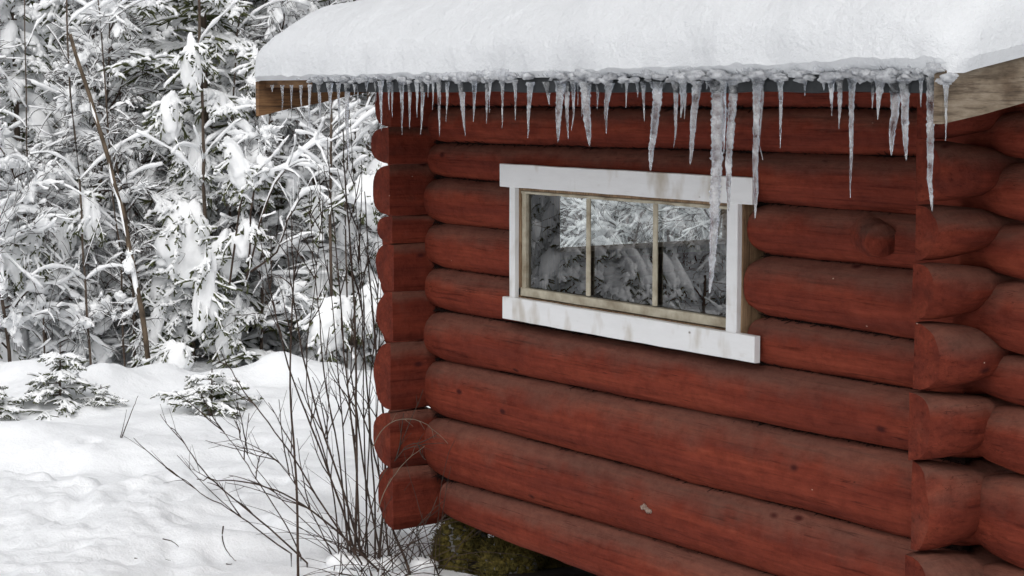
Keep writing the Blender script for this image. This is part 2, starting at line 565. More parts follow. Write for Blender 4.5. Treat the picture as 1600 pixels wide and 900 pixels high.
def spaced(a, b, fa, fb, fine, n_out):
    mid = np.arange(fa, fb + fine * .5, fine)
    lo = fa - (fa - a) * (np.linspace(0, 1, n_out) ** 3)[1:][::-1]
    hi = fb + (b - fb) * (np.linspace(0, 1, n_out) ** 3)[1:]
    return np.concatenate([lo, mid, hi])
la = spaced(-420, 420, -4.6, 1.4, 0.03, 46)
de = spaced(-300, 520, 7.6, 15.6, 0.03, 70)
LA, DE = np.meshgrid(la, de)
H = ground_h(LA, DE)
V = FH[None, None, :] * DE[..., None] + RT[None, None, :] * LA[..., None]
V[..., 2] = H
# beneath the cabin the snow stops: ground drops slightly to bare soil
inx = np.clip((V[..., 0] + 7.7) / 0.15, 0, 1) * np.clip((-4.0 - V[..., 0]) / 0.15, 0, 1) * np.clip((V[..., 1] - 4.62) / 0.12, 0, 1) * np.clip((7.4 - V[..., 1]) / 0.1, 0, 1)
V[..., 2] = V[..., 2] * (1 - inx) - 0.05 * inx
nr, nc = LA.shape
idx = np.arange(nr * nc).reshape(nr, nc)
mb = MB()
mb.add(V.reshape(-1, 3), np.stack([idx[:-1, :-1], idx[:-1, 1:], idx[1:, 1:], idx[1:, :-1]], -1).reshape(-1, 4))
g = mb.build('snow_ground', M_GROUND)
tag(g, kind='structure')
mb = MB()
xs = np.linspace(-7.62, -4.05, 40)
ys = np.linspace(4.66, 7.35, 24)
X, Y = np.meshgrid(xs, ys)
Z = 0.02 + 0.05 * fbm(np.stack([X * 4, Y * 4, X * 0], -1), 4, 5)
idx = np.arange(X.size).reshape(X.shape)
mb.add(np.stack([X, Y, Z], -1).reshape(-1, 3), np.stack([idx[:-1, :-1], idx[:-1, 1:], idx[1:, 1:], idx[1:, :-1]], -1).reshape(-1, 4))
tag(mb.build('bare_soil', M_SOIL), kind='structure')

# ------------------------------------------------------------------ log cabin
YS = 4.35                         # front ends of the gable-wall logs
YC = 4.62                         # centre plane of the front wall
YK = YC - 0.06
YE = 3.92                         # eave line
XLI, XRI = -7.55, -4.285          # inner (hewn flat) faces of the two gable walls
XLO, XRO = -7.71, -4.12           # outer faces
YB = 7.25                         # back wall
XE0, XE1 = -7.97, -3.725           # roof ends
cabin = empty('log_cabin', (-5.9, 5.9, 0), 'red painted log cabin with white framed window and deep snow on its roof', 'cabin')

seams = [(120, 112), (167, 170), (222, 246), (276, 336), (346, 423), (414, 531), (482, 610), (558, 710), (645, 845), (740, 962), (798, 1090)]
SZ = []                           # seam heights at x of px 665 and px 1430
for a, c in seams:
    SZ.append((on_y(665, a, YK)[2], on_y(1430, c, YK)[2]))
X0s, X1s = on_y(665, 400, YK)[0], on_y(1430, 400, YK)[0]

def seam_z(k, x):
    t = (x - X0s) / (X1s - X0s)
    return SZ[k][0] * (1 - t) + SZ[k][1] * t

WX0, WX1 = -6.80, -5.298           # opening of the front window
def x_log(k, x0, x1, neck, seed, sides=22):
    """front-wall log k from x0 to x1; neck = list of x where it narrows"""
    n = max(8, int((x1 - x0) / 0.03))
    xs = np.linspace(x0, x1, n)
    top, bot = seam_z(k, xs), seam_z(k + 1, xs)
    cz, hz = (top + bot) / 2, (top - bot) / 2 * 1.045
    s = np.ones(n)
    sy_ = np.ones(n)
    for c, w, lo in neck:
        q_ = lo + (1 - lo) * np.clip(np.abs(xs - c) / w, 0, 1) ** 0.55
        s = np.minimum(s, q_)
        sy_ = np.minimum(sy_, q_ if c not in (WX0, WX1) else 1 - (1 - q_) * .3)
    a = np.arange(sides) * 2 * math.pi / sides
    ca, sa = np.cos(a), np.sin(a)
    ca = np.sign(ca) * np.abs(ca) ** 0.72
    sa = np.sign(sa) * np.abs(sa) ** 0.92
    ry = np.minimum(hz * 1.02, 0.115)
    PX = np.repeat(xs[:, None], sides, 1)
    nv = fbm(np.stack([PX * 1.6, np.repeat(ca[None], n, 0) * 0.9 + seed * 5, np.repeat(sa[None], n, 0) * 0.9], -1), 3, seed % 5)
    n2 = fbm(np.stack([PX * 9, np.repeat(ca[None], n, 0) * 3 + seed * 5, np.repeat(sa[None], n, 0) * 3], -1), 3, 3)
    rad = 1 + 0.085 * nv + 0.035 * n2
    PY = YC + (ry * sy_)[:, None] * ca[None] * rad * -1
    PZ = cz[:, None] + (hz * s)[:, None] * sa[None] * rad
    P_ = np.stack([PX, PY, PZ], -1)
    mb = MB()
    idx = np.arange(n * sides).reshape(n, sides)
    q = np.stack([idx[:-1], np.roll(idx, -1, 1)[:-1], np.roll(idx, -1, 1)[1:], idx[1:]], -1).reshape(-1, 4)
    tr = []
    for i in range(1, sides - 1):
        tr += [[idx[0, 0], idx[0, i], idx[0, i + 1]], [idx[-1, 0], idx[-1, i + 1], idx[-1, i]]]
    mb.add(P_.reshape(-1, 3), q, tr)
    return mb

CXL, CXR = (XLI + XLO) / 2, (XRI + XRO) / 2
front_logs = {}
for k in range(10):
    necks = [(CXL, 0.20, 0.66), (CXR, 0.20, 0.68)]
    rows = [(XLO - 0.20 + random.uniform(-.02, .02), XRO + 0.36 + random.uniform(-.02, .02))]
    if k in (3, 4, 5):            # cut by the window
        rows = [(rows[0][0], WX0), (WX1 + 0.005, rows[0][1])]
        necks += [(WX1, 0.09, 0.74), (WX0, 0.05, 0.9)]
    if k == 9:
        rows = [(XLI + 0.10, rows[0][1])]
        necks = [(XLI + 0.08, 0.1, 0.75), (CXR, 0.2, 0.62)]
    for j, (a, c) in enumerate(rows):
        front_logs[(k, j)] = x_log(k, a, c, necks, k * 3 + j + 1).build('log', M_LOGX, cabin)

# the sawn-off branch stub on the log right of the window
kn = on_y(1378, 376, YC - 0.12)
mb = MB()
dirv = np.array([0.80, -0.58, -0.04]); dirv /= np.linalg.norm(dirv)
ts = np.linspace(-0.24, 0.012, 8)
P_ = kn[None] + dirv[None] * ts[:, None] - np.array([0.0, 0, 0.0])
tubes(mb, P_, np.array([.098, .094, .087, .079, .071, .064, .058, .053]), 14, rnd=0.03, cap=True)
kb = mb.build('knot', M_END, front_logs[(3, 1)])
# long swelling on the fourth full log
# gable-wall logs (ends stick out in front of the wall)
def y_log(z0, z1, left, y0, y1, seed, wid=None, nf=0.6):
    n = 44
    ys = np.concatenate([np.linspace(y0, YC + 0.35, 26), np.linspace(YC + 0.45, y1, 18)])
    sides = 16
    t = np.linspace(-math.pi / 2, math.pi / 2, sides)
    cz, hz = (z0 + z1) / 2, (z1 - z0) / 2 * 1.0
    wid = wid or (0.155 + 0.012 * math.sin(seed * 2.3))
    s = nf + (1 - nf) * np.clip(np.abs(ys - YC) / 0.2, 0, 1) ** 0.8
    s = np.where(ys < YC, s, np.maximum(s, 0.9)) * np.where(ys > YC + .12, 1.09, 1.0)
    sg = -1 if left else 1
    xi = XLI if left else XRI
    rows = []
    for yy, ss in zip(ys, s):
        c, sn = np.cos(t), np.sin(t)
        c = c ** 0.75
        if yy == ys[0]:
            ss = ss * 0.985
        wd = wid if left else wid * (0.60 + 0.45 * min(1.0, (yy - y0) / 0.13) ** 0.6)
        xx = xi + sg * wd * c * (0.55 + 0.45 * ss)
        zz = cz + hz * ss * sn
        nz = fbm(np.stack([c * 1.2 + seed * 4, np.full(sides, yy * 2.4), sn * 1.2], -1), 3, seed % 5)
        xx = xx + sg * 0.022 * nz * c
        zz = zz + 0.014 * nz * sn
        # hewn flat inner face
        zf = np.array([cz + hz * ss * 0.96 * w for w in (0.5, 0.0, -0.5)])
        xf = np.full(3, xi) + 0.003 * fbm(np.stack([np.full(3, yy * 9), zf * 9, zf * 0 + seed], -1), 2)
        rows.append(np.concatenate([np.stack([xx, np.full(sides, yy), zz], -1), np.stack([xf, np.full(3, yy), zf], -1)]))
    V = np.array(rows)
    S = V.shape[1]
    V[0, :, 1] += 0.006 * fbm(V[0] * 14 + seed, 2)
    idx = np.arange(n * S).reshape(n, S)
    mb = MB()
    q = np.stack([idx[:-1], np.roll(idx, -1, 1)[:-1], np.roll(idx, -1, 1)[1:], idx[1:]], -1).reshape(-1, 4)
    if not left:
        q = q[:, ::-1]
    mb.add(V.reshape(-1, 3), q)
    # sawn end face on its own vertices so the rim stays crisp
    for row in (0, n - 1):
        c_ = V[row].mean(0)
        loop = V[row]
        f = [[i, (i + 1) % S, S] for i in range(S)]
        if left ^ (row == 0):
            f = [[i, k_, j] for i, j, k_ in f]
        mb.add(np.concatenate([loop, c_[None]]), tris=f)
    return mb

lz = [(120, 199), (200, 256), (258, 336), (337, 382), (382, 455), (457, 534), (537, 643), (645, 729), (731, 828)]
for i, (a, c) in enumerate(lz):
    z1, z0 = on_y(613, a, YS)[2], on_y(613, c, YS)[2]
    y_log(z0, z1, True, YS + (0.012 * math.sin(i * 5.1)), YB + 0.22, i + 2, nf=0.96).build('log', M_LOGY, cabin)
rz = [(100, 218), (220, 317), (319, 407), (409, 500), (502, 610), (613, 719), (722, 864), (867, 1010)]
for i, (a, c) in enumerate(rz):
    z1, z0 = on_y(1430, a, YS)[2], on_y(1430, c, YS)[2]
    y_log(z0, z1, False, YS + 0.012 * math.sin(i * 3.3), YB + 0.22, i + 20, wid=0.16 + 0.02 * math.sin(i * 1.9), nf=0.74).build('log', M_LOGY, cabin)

# cut-out of the gable window (left gable) is made by leaving those logs shorter: rebuild them as two pieces
GW0, GW1 = 5.12, 6.45
GZ0 = on_x(900, 392, XLI)[2]
GZ1 = GZ0 + 0.50
for o in list(cabin.children):
    if o.name.startswith('log') and o.data.materials[0] == M_LOGY:
        co = np.array([v.co[:] for v in o.data.vertices])
        if co[:, 0].mean() < -7 and co[:, 2].min() < GZ1 and co[:, 2].max() > GZ0:
            import bmesh
            bm = bmesh.new()
            bm.from_mesh(o.data)
            # keep what is outside the opening
            for (pc, pn) in (((0, GW0, 0), (0, 1, 0)), ((0, GW1, 0), (0, 1, 0)), ((0, 0, GZ0), (0, 0, 1)), ((0, 0, GZ1), (0, 0, 1))):
                bmesh.ops.bisect_plane(bm, geom=bm.verts[:] + bm.edges[:] + bm.faces[:], plane_co=pc, plane_no=pn)
            dead = [f for f in bm.faces if GW0 < f.calc_center_median().y < GW1 and GZ0 < f.calc_center_median().z < GZ1]
            bmesh.ops.delete(bm, geom=dead, context='FACES')
            pieces = [bm.copy(), bm]
            for sgn, b2 in zip((-1, 1), pieces):
                mid = (GW0 + GW1) / 2
                if not any(GW0 < f.calc_center_median().y < GW1 for f in b2.faces):
                    kill = [f for f in b2.faces if (f.calc_center_median().y - mid) * sgn < 0]
                    bmesh.ops.delete(b2, geom=kill, context='FACES')
                    if sgn == -1:
                        me2 = bpy.data.meshes.new('log')
                        b2.to_mesh(me2)
                        me2.materials.append(M_LOGY)
                        o2 = bpy.data.objects.new('log', me2)
                        COL.objects.link(o2)
                        o2.parent = cabin
                        o2.matrix_parent_inverse = cabin.matrix_basis.inverted()
                    else:
                        b2.to_mesh(o.data)
                elif sgn == 1:
                    b2.to_mesh(o.data)
                b2.free()

sc_c = on_y(1008, 795, YC - .118)
mb = MB()
for j in range(5):
    blob(mb, sc_c + np.array([(j - 2) * .011, 0.004, -.003 * (j - 2) + RNG.uniform(-.006, .006)]), (.012, .004, .008), 3, 1.3, 2.6, seed=j + 60)
mb.build('scuff_mark', simple('bare_scuffed_wood', (0.14, 0.08, 0.06), (0.36, 0.27, 0.22), 60, .9), front_logs[(8, 0)])

# moss and oakum in the seams of the front wall
for k in range(1, 10):
    segs = [(XLI, XRI)]
    if k in (4, 5):
        segs = [(XLI, WX0 - .02), (WX1 + .04, XRI)]
    for (a, c) in segs:
        n = int((c - a) / 0.012)
        xs = np.linspace(a, c, n)
        mb = MB()
        zz = seam_z(k, xs) + 0.004 * RNG.uniform(-1, 1, n)
        P_ = np.stack([xs, np.full(n, YC - 0.010) + 0.006 * RNG.uniform(-1, 1, n), zz], -1)
        tubes(mb, P_, np.full(n, 0.022) * (1 + 0.35 * RNG.uniform(-1, 1, n)), 6, rnd=0.35)
        # stray fibres
        m_ = int((c - a) * 260)
        xx = RNG.uniform(a, c, m_)
        s0 = np.stack([xx, np.full(m_, YC - 0.040), seam_z(k, xx)], -1)
        d_ = RNG.normal(0, 1, (m_, 3)) * np.array([1.6, 0.7, 0.9]) + np.array([0, -0.8, -0.25])
        d_ /= np.linalg.norm(d_, axis=1, keepdims=True)
        L = RNG.uniform(0.006, 0.030, m_) * (1 + fbm(np.stack([xx * 6, xx * 0, xx * 0 + k], -1), 2))
        FP = s0[:, None] + d_[:, None] * (L[:, None] * np.linspace(0, 1, 3)[None])[..., None]
        tubes(mb, FP, np.array([[.0026, .002, .0008]]) * np.ones((m_, 1)), 3)
        o = mb.build('seam_moss', M_CAULK, cabin)
        tag(o, kind='stuff')

# back wall, floor, ceiling inside
mb = MB(); box(mb, (XLI + .005, YB - 0.08, 0.3), (XRI - .005, YB + .08, 2.3)); mb.build('back_wall', M_INT, cabin, False)
mb = MB(); box(mb, (XLI + .005, YC + 0.12, 0.30), (XRI - .005, YB - .085, 0.36)); mb.build('floor', M_INT, cabin, False)

# roof
SL = math.tan(math.radians(10.5))
YR = (YC + YB) / 2
def roof_z(y):
    return EYE + 0.035 + (np.minimum(y, 2 * YR - y) - YE) * SL
ZR = roof_z(YR)
YE2 = 2 * YR - YE
for (ya, yb) in ((YE, YR), (YE2, YR)):
    mb = MB()
    v = []
    for x in (XE0 + .03, XE1 - .03):
        for (y, dz) in ((ya, -.015), (yb, -.015), (yb, .018), (ya, .018)):
            v.append((x, y, roof_z(y) + dz))
    mb.add(v, [[0, 1, 2, 3], [7, 6, 5, 4], [0, 4, 5, 1], [1, 5, 6, 2], [2, 6, 7, 3], [3, 7, 4, 0]])
    mb.build('roof_deck', M_BARGE_L, cabin, False)
mb = MB()
XF0 = on_y(488, 140, YE - .025)[0]
plank(mb, (XF0, YE - .025, EYE + 0.0), (XE1 - .035, YE - .025, EYE + 0.0), (0, 0, .055), (0, .022, 0), 30, .003)
mb.build('eave_edge', M_FELT, cabin, False)
# barge boards, four of them
def barge(x, th, ya, yb, mt, hh, z_add):
    mb = MB()
    za, zb = roof_z(ya) + z_add, roof_z(yb) + z_add
    plank(mb, (x, ya, za - hh), (x, yb, zb - hh), (0, 0, hh), (th, 0, 0), 14, .003)
    return mb.build('barge_board', mt, cabin, False)
barge(XE0, .032, YE - .035, YR, M_BARGE_L, .155, .02)['label'] = 'brown wet barge board at the left eave'
barge(XE1 - .032, .032, YE - .045, YR, M_BARGE_R, .145, .030)['label'] = 'grey weathered barge board at the right eave'
barge(XE0, .032, YE2, YR + .002, M_BARGE_L, .155, .02)
barge(XE1 - .032, .032, YE2, YR + .002, M_BARGE_R, .145, .030)
# gable triangles
for x in (CXL, CXR):
    mb = MB()
    zt = 2.19
    v = [(x - .03, YC + .1, zt), (x - .03, YB - .1, zt), (x - .03, YB - .1, float(roof_z(YB - .1)) - .04), (x - .03, YR, float(roof_z(YR)) - .04), (x - .03, YC + .1, float(roof_z(YC + .1)) - .04)]
    v += [(a + .06, b_, c) for a, b_, c in v]
    mb.add(v, [[i, (i + 1) % 5, (i + 1) % 5 + 5, i + 5] for i in range(5)], [[0, 2, 1], [0, 3, 2], [0, 4, 3], [5, 6, 7], [5, 7, 8], [5, 8, 9]])
    mb.build('gable_board', M_LOGX, cabin, False)

# window
win = bpy.data.objects.new('window', None)
COL.objects.link(win)
win.parent = cabin
win.location = -cabin.location
YT = YC - 0.13                    # front face of the white boards
def E3(px, py): return on_y(px, py, YT)
zt1, zt0 = EYE - 0.303, EYE - 0.400
zb1, zb0 = EYE - 0.869, EYE - 0.966
def part(name, mt, mbx, smooth=False):
    o = mbx.build(name, mt, None, smooth)
    o.parent = win
    return o
mb = MB(); plank(mb, (-6.865, YT, zt0), (-5.222, YT, zt0), (0, 0, zt1 - zt0), (0, .024, 0), 16, .0012); part('trim_board', M_BOARD, mb)
mb = MB(); plank(mb, (-6.838, YT - .004, zb0), (-5.195, YT - .004, zb0), (0, 0, zb1 - zb0), (0, .026, 0), 16, .0012); part('trim_board', M_BOARD, mb)
mb = MB(); plank(mb, (-6.797, YT + .003, zb1 - .002), (-6.797, YT + .003, zt0 + .002), (.042, 0, 0), (0, .022, 0), 8, .001); part('trim_board', M_BOARD, mb)
mb = MB(); plank(mb, (-5.366, YT + .003, zb1 - .002), (-5.366, YT + .003, zt0 + .002), (.060, 0, 0), (0, .022, 0), 8, .001); part('trim_board', M_BOARD, mb)
# jamb boards behind the trim, bare brown wood
mb = MB(); box(mb, (-6.815, YT + .026, zb1 - .03), (-6.743, YC + .10, zt0 + .03)); part('jamb', M_JAMB, mb)
mb = MB(); box(mb, (-5.345, YT + .026, zb1 - .03), (-5.300, YC + .10, zt0 + .03)); part('jamb', M_JAMB, mb)
mb = MB(); box(mb, (-6.742, YT + .026, zt0 - .012), (-5.346, YC + .10, zt0 + .03)); part('jamb', M_JAMB, mb)
mb = MB(); box(mb, (-6.742, YT + .026, zb1 - .03), (-5.346, YC + .10, zb1 + .004)); part('jamb', M_JAMB, mb)
# cream sash, slightly recessed
YG = YT + .030
sx0, sx1 = -6.755, -5.362
sz0, sz1 = zb1 + .008, zt0 - .014
mb = MB(); plank(mb, (sx0 + .014, YG, sz0), (sx0 + .014, YG, sz1), (.030, 0, 0), (0, .03, 0), 24, .0012); part('sash', M_SASH, mb)
mb = MB(); plank(mb, (sx1 - .02, YG, sz0), (sx1 - .02, YG, sz1), (.02, 0, 0), (0, .03, 0), 24, .0015); part('sash', M_SASH, mb)
mb = MB(); plank(mb, (sx0, YG - .004, sz0), (sx1, YG - .004, sz0), (0, 0, .036), (0, .034, 0), 30, .0007); part('sash', M_SASH, mb)
mb = MB(); plank(mb, (sx0, YG - .002, sz1 - .012), (sx1, YG - .002, sz1 - .012), (0, 0, .012), (0, .032, 0), 30, .0015); part('sash', M_SASH, mb)
gx = [sx0 + .046]
for px0, px1 in ((914, 921), (1018, 1026)):
    a, c = on_y(px0, 380, YG)[0], on_y(px1, 380, YG)[0]
    mb = MB(); plank(mb, (a, YG + .004, sz0 + .041), (a, YG + .004, sz1 - .013), ((c - a) * .85, 0, 0), (0, .007, 0), 20, .0008); part('muntin', M_SASH, mb)
    gx += [a + (c - a) * .42] * 2
gx.append(sx1 - .021)
for i in range(3):
    a, c = gx[2 * i], gx[2 * i + 1]
    mb = MB()
    yy = YG + .018
    t = 0.003 * (i - 1)
    mb.add([(a, yy + t, sz0 + .04), (c, yy - t, sz0 + .04), (c, yy - t, sz1 - .012), (a, yy + t, sz1 - .012)], [[0, 1, 2, 3]])
    part('pane', M_GLASS, mb)

# gable window frame seen through the room
gwin = bpy.data.objects.new('window', None)
COL.objects.link(gwin)
gwin.parent = cabin
gwin.location = -cabin.location
gwin['label'] = 'bright far window in the gable wall, seen through the front panes'
def gpart(name, mt, lo, hi):
    mb = MB(); box(mb, lo, hi); o = mb.build(name, mt, None, False); o.parent = gwin
xg0, xg1 = XLO - .01, XLI + .03
gpart('frame', M_JAMB, (xg0, GW0 - .03, GZ1), (xg1, GW1 + .03, GZ1 + .045))
gpart('sill', M_JAMB, (xg0, GW0 - .03, GZ0 - .03), (xg1 + .05, GW1 + .03, GZ0 + .004))
gpart('frame', M_JAMB, (xg0, GW0 - .03, GZ0 + .006), (xg1, GW0 + .015, GZ1 - .002))
gpart('frame', M_JAMB, (xg0, GW1 - .015, GZ0 + .006), (xg1, GW1 + .03, GZ1 - .002))
mb = MB(); mb.add([(xg0 + .06, GW0, GZ0), (xg0 + .06, GW1, GZ0), (xg0 + .06, GW1, GZ1), (xg0 + .06, GW0, GZ1)], [[0, 1, 2, 3]])
o = mb.build('pane', M_GLASS); o.parent = gwin

# things inside, seen dimly through the panes
tb = empty('table', (-6.3, 5.0, .36), 'bare wooden table just inside the cabin window', 'table')
def under(t, name, mt, lo, hi):
    mb = MB(); box(mb, lo, hi); mb.build(name, mt, t, False)
tz = EYE - 0.97
under(tb, 'table_top', M_JAMB, (-7.2, YC + .18, tz), (-5.5, YC + .75, tz + .03))
for x in (-7.1, -5.66):
    for y in (YC + .22, YC + .66):
        under(tb, 'leg', M_JAMB, (x, y, .36), (x + .05, y + .05, tz - .001))
mb = MB()
for i in range(6):
    blob(mb, (-5.72 + i * .05 - .1, YC + .35 + .06 * math.sin(i * 2), tz + .07 + .01 * (i % 3)), (.10, .08, .05), 3, .5, 2.0, seed=i + 3)
tag(mb.build('cloth_bundle', M_CLOTH), 'pale crumpled bundle lying on the table behind the right pane', 'bundle')
mb = MB()
for i in range(5):
    blob(mb, (-6.75 + i * .07, YC + .4 + .04 * math.sin(i * 3), tz + .075), (.09, .08, .06), 3, .5, 2.0, seed=i + 30)
tag(mb.build('firewood_basket', M_BARK), 'dark heap lying on the table behind the left pane', 'heap')

# ------------------------------------------------------------------ snow on the roof
def roof_snow():
    nx, ny = 330, 130
    def prof(n, L, w, e0=.62, e1=.62, w1=None):
        # parameter to (distance from start, thickness factor); rounded at both ends
        m_ = int(n * 0.22)
        th = np.linspace(0, math.pi / 2, m_)
        w1 = w1 or w
        c0 = 1 - np.cos(th)
        mid = np.linspace(w, L - w1, n - 2 * m_ + 2)[1:-1]
        d = np.concatenate([w * c0, mid, L - (w1 * c0)[::-1]])
        s = np.concatenate([np.sin(th) ** e0, np.ones(len(mid)), (np.sin(th) ** e1)[::-1]])
        return d, s
    dx, sx = prof(nx, XE1 - XE0 + .08, .30, .42, .62, .55)
    dy, sy = prof(ny, YE2 - YE + .12, .42)
    X, Y = np.meshgrid(XE0 - .04 + dx, YE - .06 + dy)
    SX, SY = np.meshgrid(sx, sy)
    ss = np.clip((Y - YE) / 1.5, 0, 1)
    sxx = np.clip((X - XE0) / 1.2, 0.35, 1)
    T = 0.245 * SX * SY + .20 * ss * (2 - ss) * SX * SY * sxx
    base = roof_z(np.clip(Y, YE, YE2)) + 0.02
    # raised lip line climbs a little to the right as the drift thins
    base = base + 0.022 + 0.02 * np.clip((X + 5.5) / 1.5, 0, 1)
    Z = base + T
    P_ = np.stack([X, Y, Z], -1)
    n1 = fbm(P_ * 1.1, 3, 2)
    n2 = fbm(P_ * np.array([6, 6, 8]), 4, 6)
    edge = np.clip(1 - SY, 0, 1)
    T = T * (1 + .10 * fbm(P_ * 1.4, 2, 12))
    P_[..., 2] += np.minimum(T / .30, 1) * (0.07 * n1 + 0.020 * n2 + 0.010 * fbm(P_ * 17, 3, 18))
    P_[..., 1] -= edge * (0.05 * fbm(P_ * np.array([2.3, 2, 2]), 3, 8) + 0.022 * n2)
    P_[..., 0] += np.where(X < (XE0 + XE1) / 2, 1, -1) * np.clip(1 - SX, 0, 1) * 0.04 * n1
    # plan corners are rounded
    rc = .11
    for xc, sg in ((XE0 - .04, 1), (XE1 + .04, -1)):
        for yc, sy in ((YE - .06, 1), (YE2 + .06, -1)):
            u = (rc - (P_[..., 0] - xc) * sg) / rc
            v = (rc - (P_[..., 1] - yc) * sy) / rc
            m_ = (u > 0) & (v > 0)
            u_, v_ = np.clip(u, 0, 1), np.clip(v, 0, 1)
            un, vn = u_ * np.sqrt(1 - v_ ** 2 / 2), v_ * np.sqrt(1 - u_ ** 2 / 2)
            P_[..., 0] = np.where(m_, xc + sg * (rc - rc * un), P_[..., 0])
            P_[..., 1] = np.where(m_, yc + sy * (rc - rc * vn), P_[..., 1])
    # ragged lip at the eave
    low = np.clip(1 - T / 0.06, 0, 1)
    P_[..., 2] += low * (0.016 * fbm(P_ * np.array([14, 3, 3]), 3, 15) - 0.004)
    mb = MB()
    ny_, nx_ = X.shape
    idx = np.arange(ny_ * nx_).reshape(ny_, nx_)
    mb.add(P_.reshape(-1, 3), np.stack([idx[:-1, :-1], idx[:-1, 1:], idx[1:, 1:], idx[1:, :-1]], -1).reshape(-1, 4))
    # underside
    B = P_.copy()
    B[..., 1] = np.clip(B[..., 1], YE - .03, YE2 + .03)
    B[..., 0] = np.clip(B[..., 0], XE0 - .02, XE1 + .02)
    B[..., 2] = roof_z(np.clip(Y, YE, YE2)) + 0.017
    rim = np.concatenate([idx[0, :], idx[1:, -1], idx[-1, ::-1][1:], idx[::-1, 0][1:]])
    Pf, Bf = P_.reshape(-1, 3), B.reshape(-1, 3)
    k_ = len(rim)
    vv = np.concatenate([Pf[rim], Bf[rim]])
    mb.add(vv, [[i, i + k_, i + k_ + 1, i + 1] for i in range(k_ - 1)])
    return mb
tag(roof_snow().build('snow_blanket', M_SNOW), 'thick rounded blanket of snow covering the cabin roof', 'snow')

# ------------------------------------------------------------------ ice along the eave
ICE = [  # points (px x, px y) from root to tip, root width in px
 ([(425, 133), (425, 144)], 4), ([(441, 133), (441, 175)], 4), ([(455, 133), (455, 171)], 4), ([(470, 133), (471, 176)], 5),
 ([(484, 132), (483, 170), (484, 201)], 5), ([(499, 132), (500, 188)], 7), ([(515, 130), (516, 186)], 7), ([(529, 130), (530, 218)], 5),
 ([(543, 130), (542, 190), (545, 266)], 9), ([(554, 132), (554, 148)], 4), ([(559, 132), (559, 165)], 4), ([(573, 128), (573, 143)], 4),
 ([(587, 128), (587, 161)], 4), ([(595, 126), (595, 165), (596, 205)], 7), ([(607, 128), (608, 172)], 4), ([(612, 128), (613, 183)], 5),
 ([(627, 126), (628, 165), (628, 210)], 8), ([(640, 126), (640, 201)], 7), ([(651, 128), (652, 184)], 5), ([(661, 127), (659, 175), (657, 210)], 7),
 ([(669, 128), (669, 152)], 3), ([(677, 127), (676, 172)], 4), ([(686, 127), (686, 170), (687, 213)], 8), ([(699, 128), (699, 160), (697, 190)], 5),
 ([(721, 126), (723, 165), (727, 213)], 10), ([(741, 128), (740, 190)], 6), ([(762, 128), (760, 193)], 6), ([(766, 128), (764, 176)], 4),
 ([(785, 128), (785, 200)], 6), ([(805, 128), (805, 188)], 6), ([(829, 128), (826, 170), (825, 216)], 9), ([(855, 128), (858, 164)], 9),
 ([(877, 126), (872, 180), (872, 222)], 13), ([(886, 128), (886, 180), (888, 217)], 10), ([(896, 126), (896, 180), (893, 204)], 8),
 ([(903, 128), (903, 164)], 3), ([(910, 128), (909, 182)], 4), ([(915, 126), (917, 180), (921, 228)], 15), ([(934, 130), (933, 170)], 5),
 ([(952, 130), (947, 165), (947, 209)], 11), ([(972, 130), (972, 142)], 4), ([(979, 128), (978, 168)], 4), ([(995, 128), (997, 152)], 5),
 ([(1005, 128), (1007, 189)], 6), ([(1028, 128), (1026, 170), (1018, 230), (1016, 267)], 15), ([(1056, 128), (1056, 190), (1053, 231)], 9),
 ([(1067, 124), (1066, 160), (1064, 184)], 12), ([(1072, 124), (1070, 160), (1069, 186)], 9), ([(1090, 126), (1084, 180), (1079, 257)], 14),
 ([(1105, 128), (1104, 140)], 4), ([(1121, 126), (1121, 230), (1116, 330), (1114, 390), (1109, 458)], 21),
 ([(1131, 126), (1132, 180), (1131, 240)], 8),
 ([(1147, 126), (1143, 180), (1138, 260), (1138, 330)], 16), ([(1184, 124), (1181, 190), (1181, 260), (1180, 342)], 15),
 ([(1193, 126), (1189, 180), (1186, 225), (1192, 250)], 5), ([(1219, 126), (1220, 180), (1219, 232)], 8), ([(1258, 126), (1258, 150)], 4),
 ([(1287, 128), (1287, 141)], 4), ([(1299, 126), (1300, 181)], 8), ([(1312, 126), (1312, 160), (1311, 201)], 11),
 ([(1332, 124), (1330, 200), (1330, 260), (1328, 309)], 12), ([(1365, 124), (1363, 169)], 7), ([(1376, 124), (1373, 155), (1372, 187)], 12),
 ([(1398, 124), (1398, 180), (1394, 200), (1393, 243)], 15), ([(1413, 124), (1414, 190), (1414, 210), (1416, 250)], 14),
 ([(1439, 122), (1439, 167)], 6), ([(1456, 120), (1453, 200), (1453, 280), (1457, 330)], 17), ([(1478, 130), (1479, 190), (1477, 220)], 7)]
zones = [(493, "before the brown board end"), (590, "before the snowy branches"),
         (665, "before the left corner logs"), (780, "left of the window"),
         (1000, "over the window's left half"), (1176, "over the window's right half"),
         (1430, "right of the window"), (1600, "by the grey right board")]
ordn = ['first', 'second', 'third', 'fourth', 'fifth', 'sixth', 'seventh', 'eighth', 'ninth', 'tenth', 'eleventh', 'twelfth', 'thirteenth', 'fourteenth', 'fifteenth', 'sixteenth', 'seventeenth', 'eighteenth', 'nineteenth', 'twentieth']
special = {1121: 'longest and thickest icicle, reaching down over the window panes', 1147: 'long thick icicle ending on the window frame beside the longest one',
           1456: 'long stout icicle hanging by the right cabin corner', 1184: 'long icicle ending just right of the white window frame', 1332: 'long straight slender icicle over the red logs right of the window',
           1028: 'thick ribbed icicle leaning left, its tip at the white head board'}
cnt = {}
heads = []
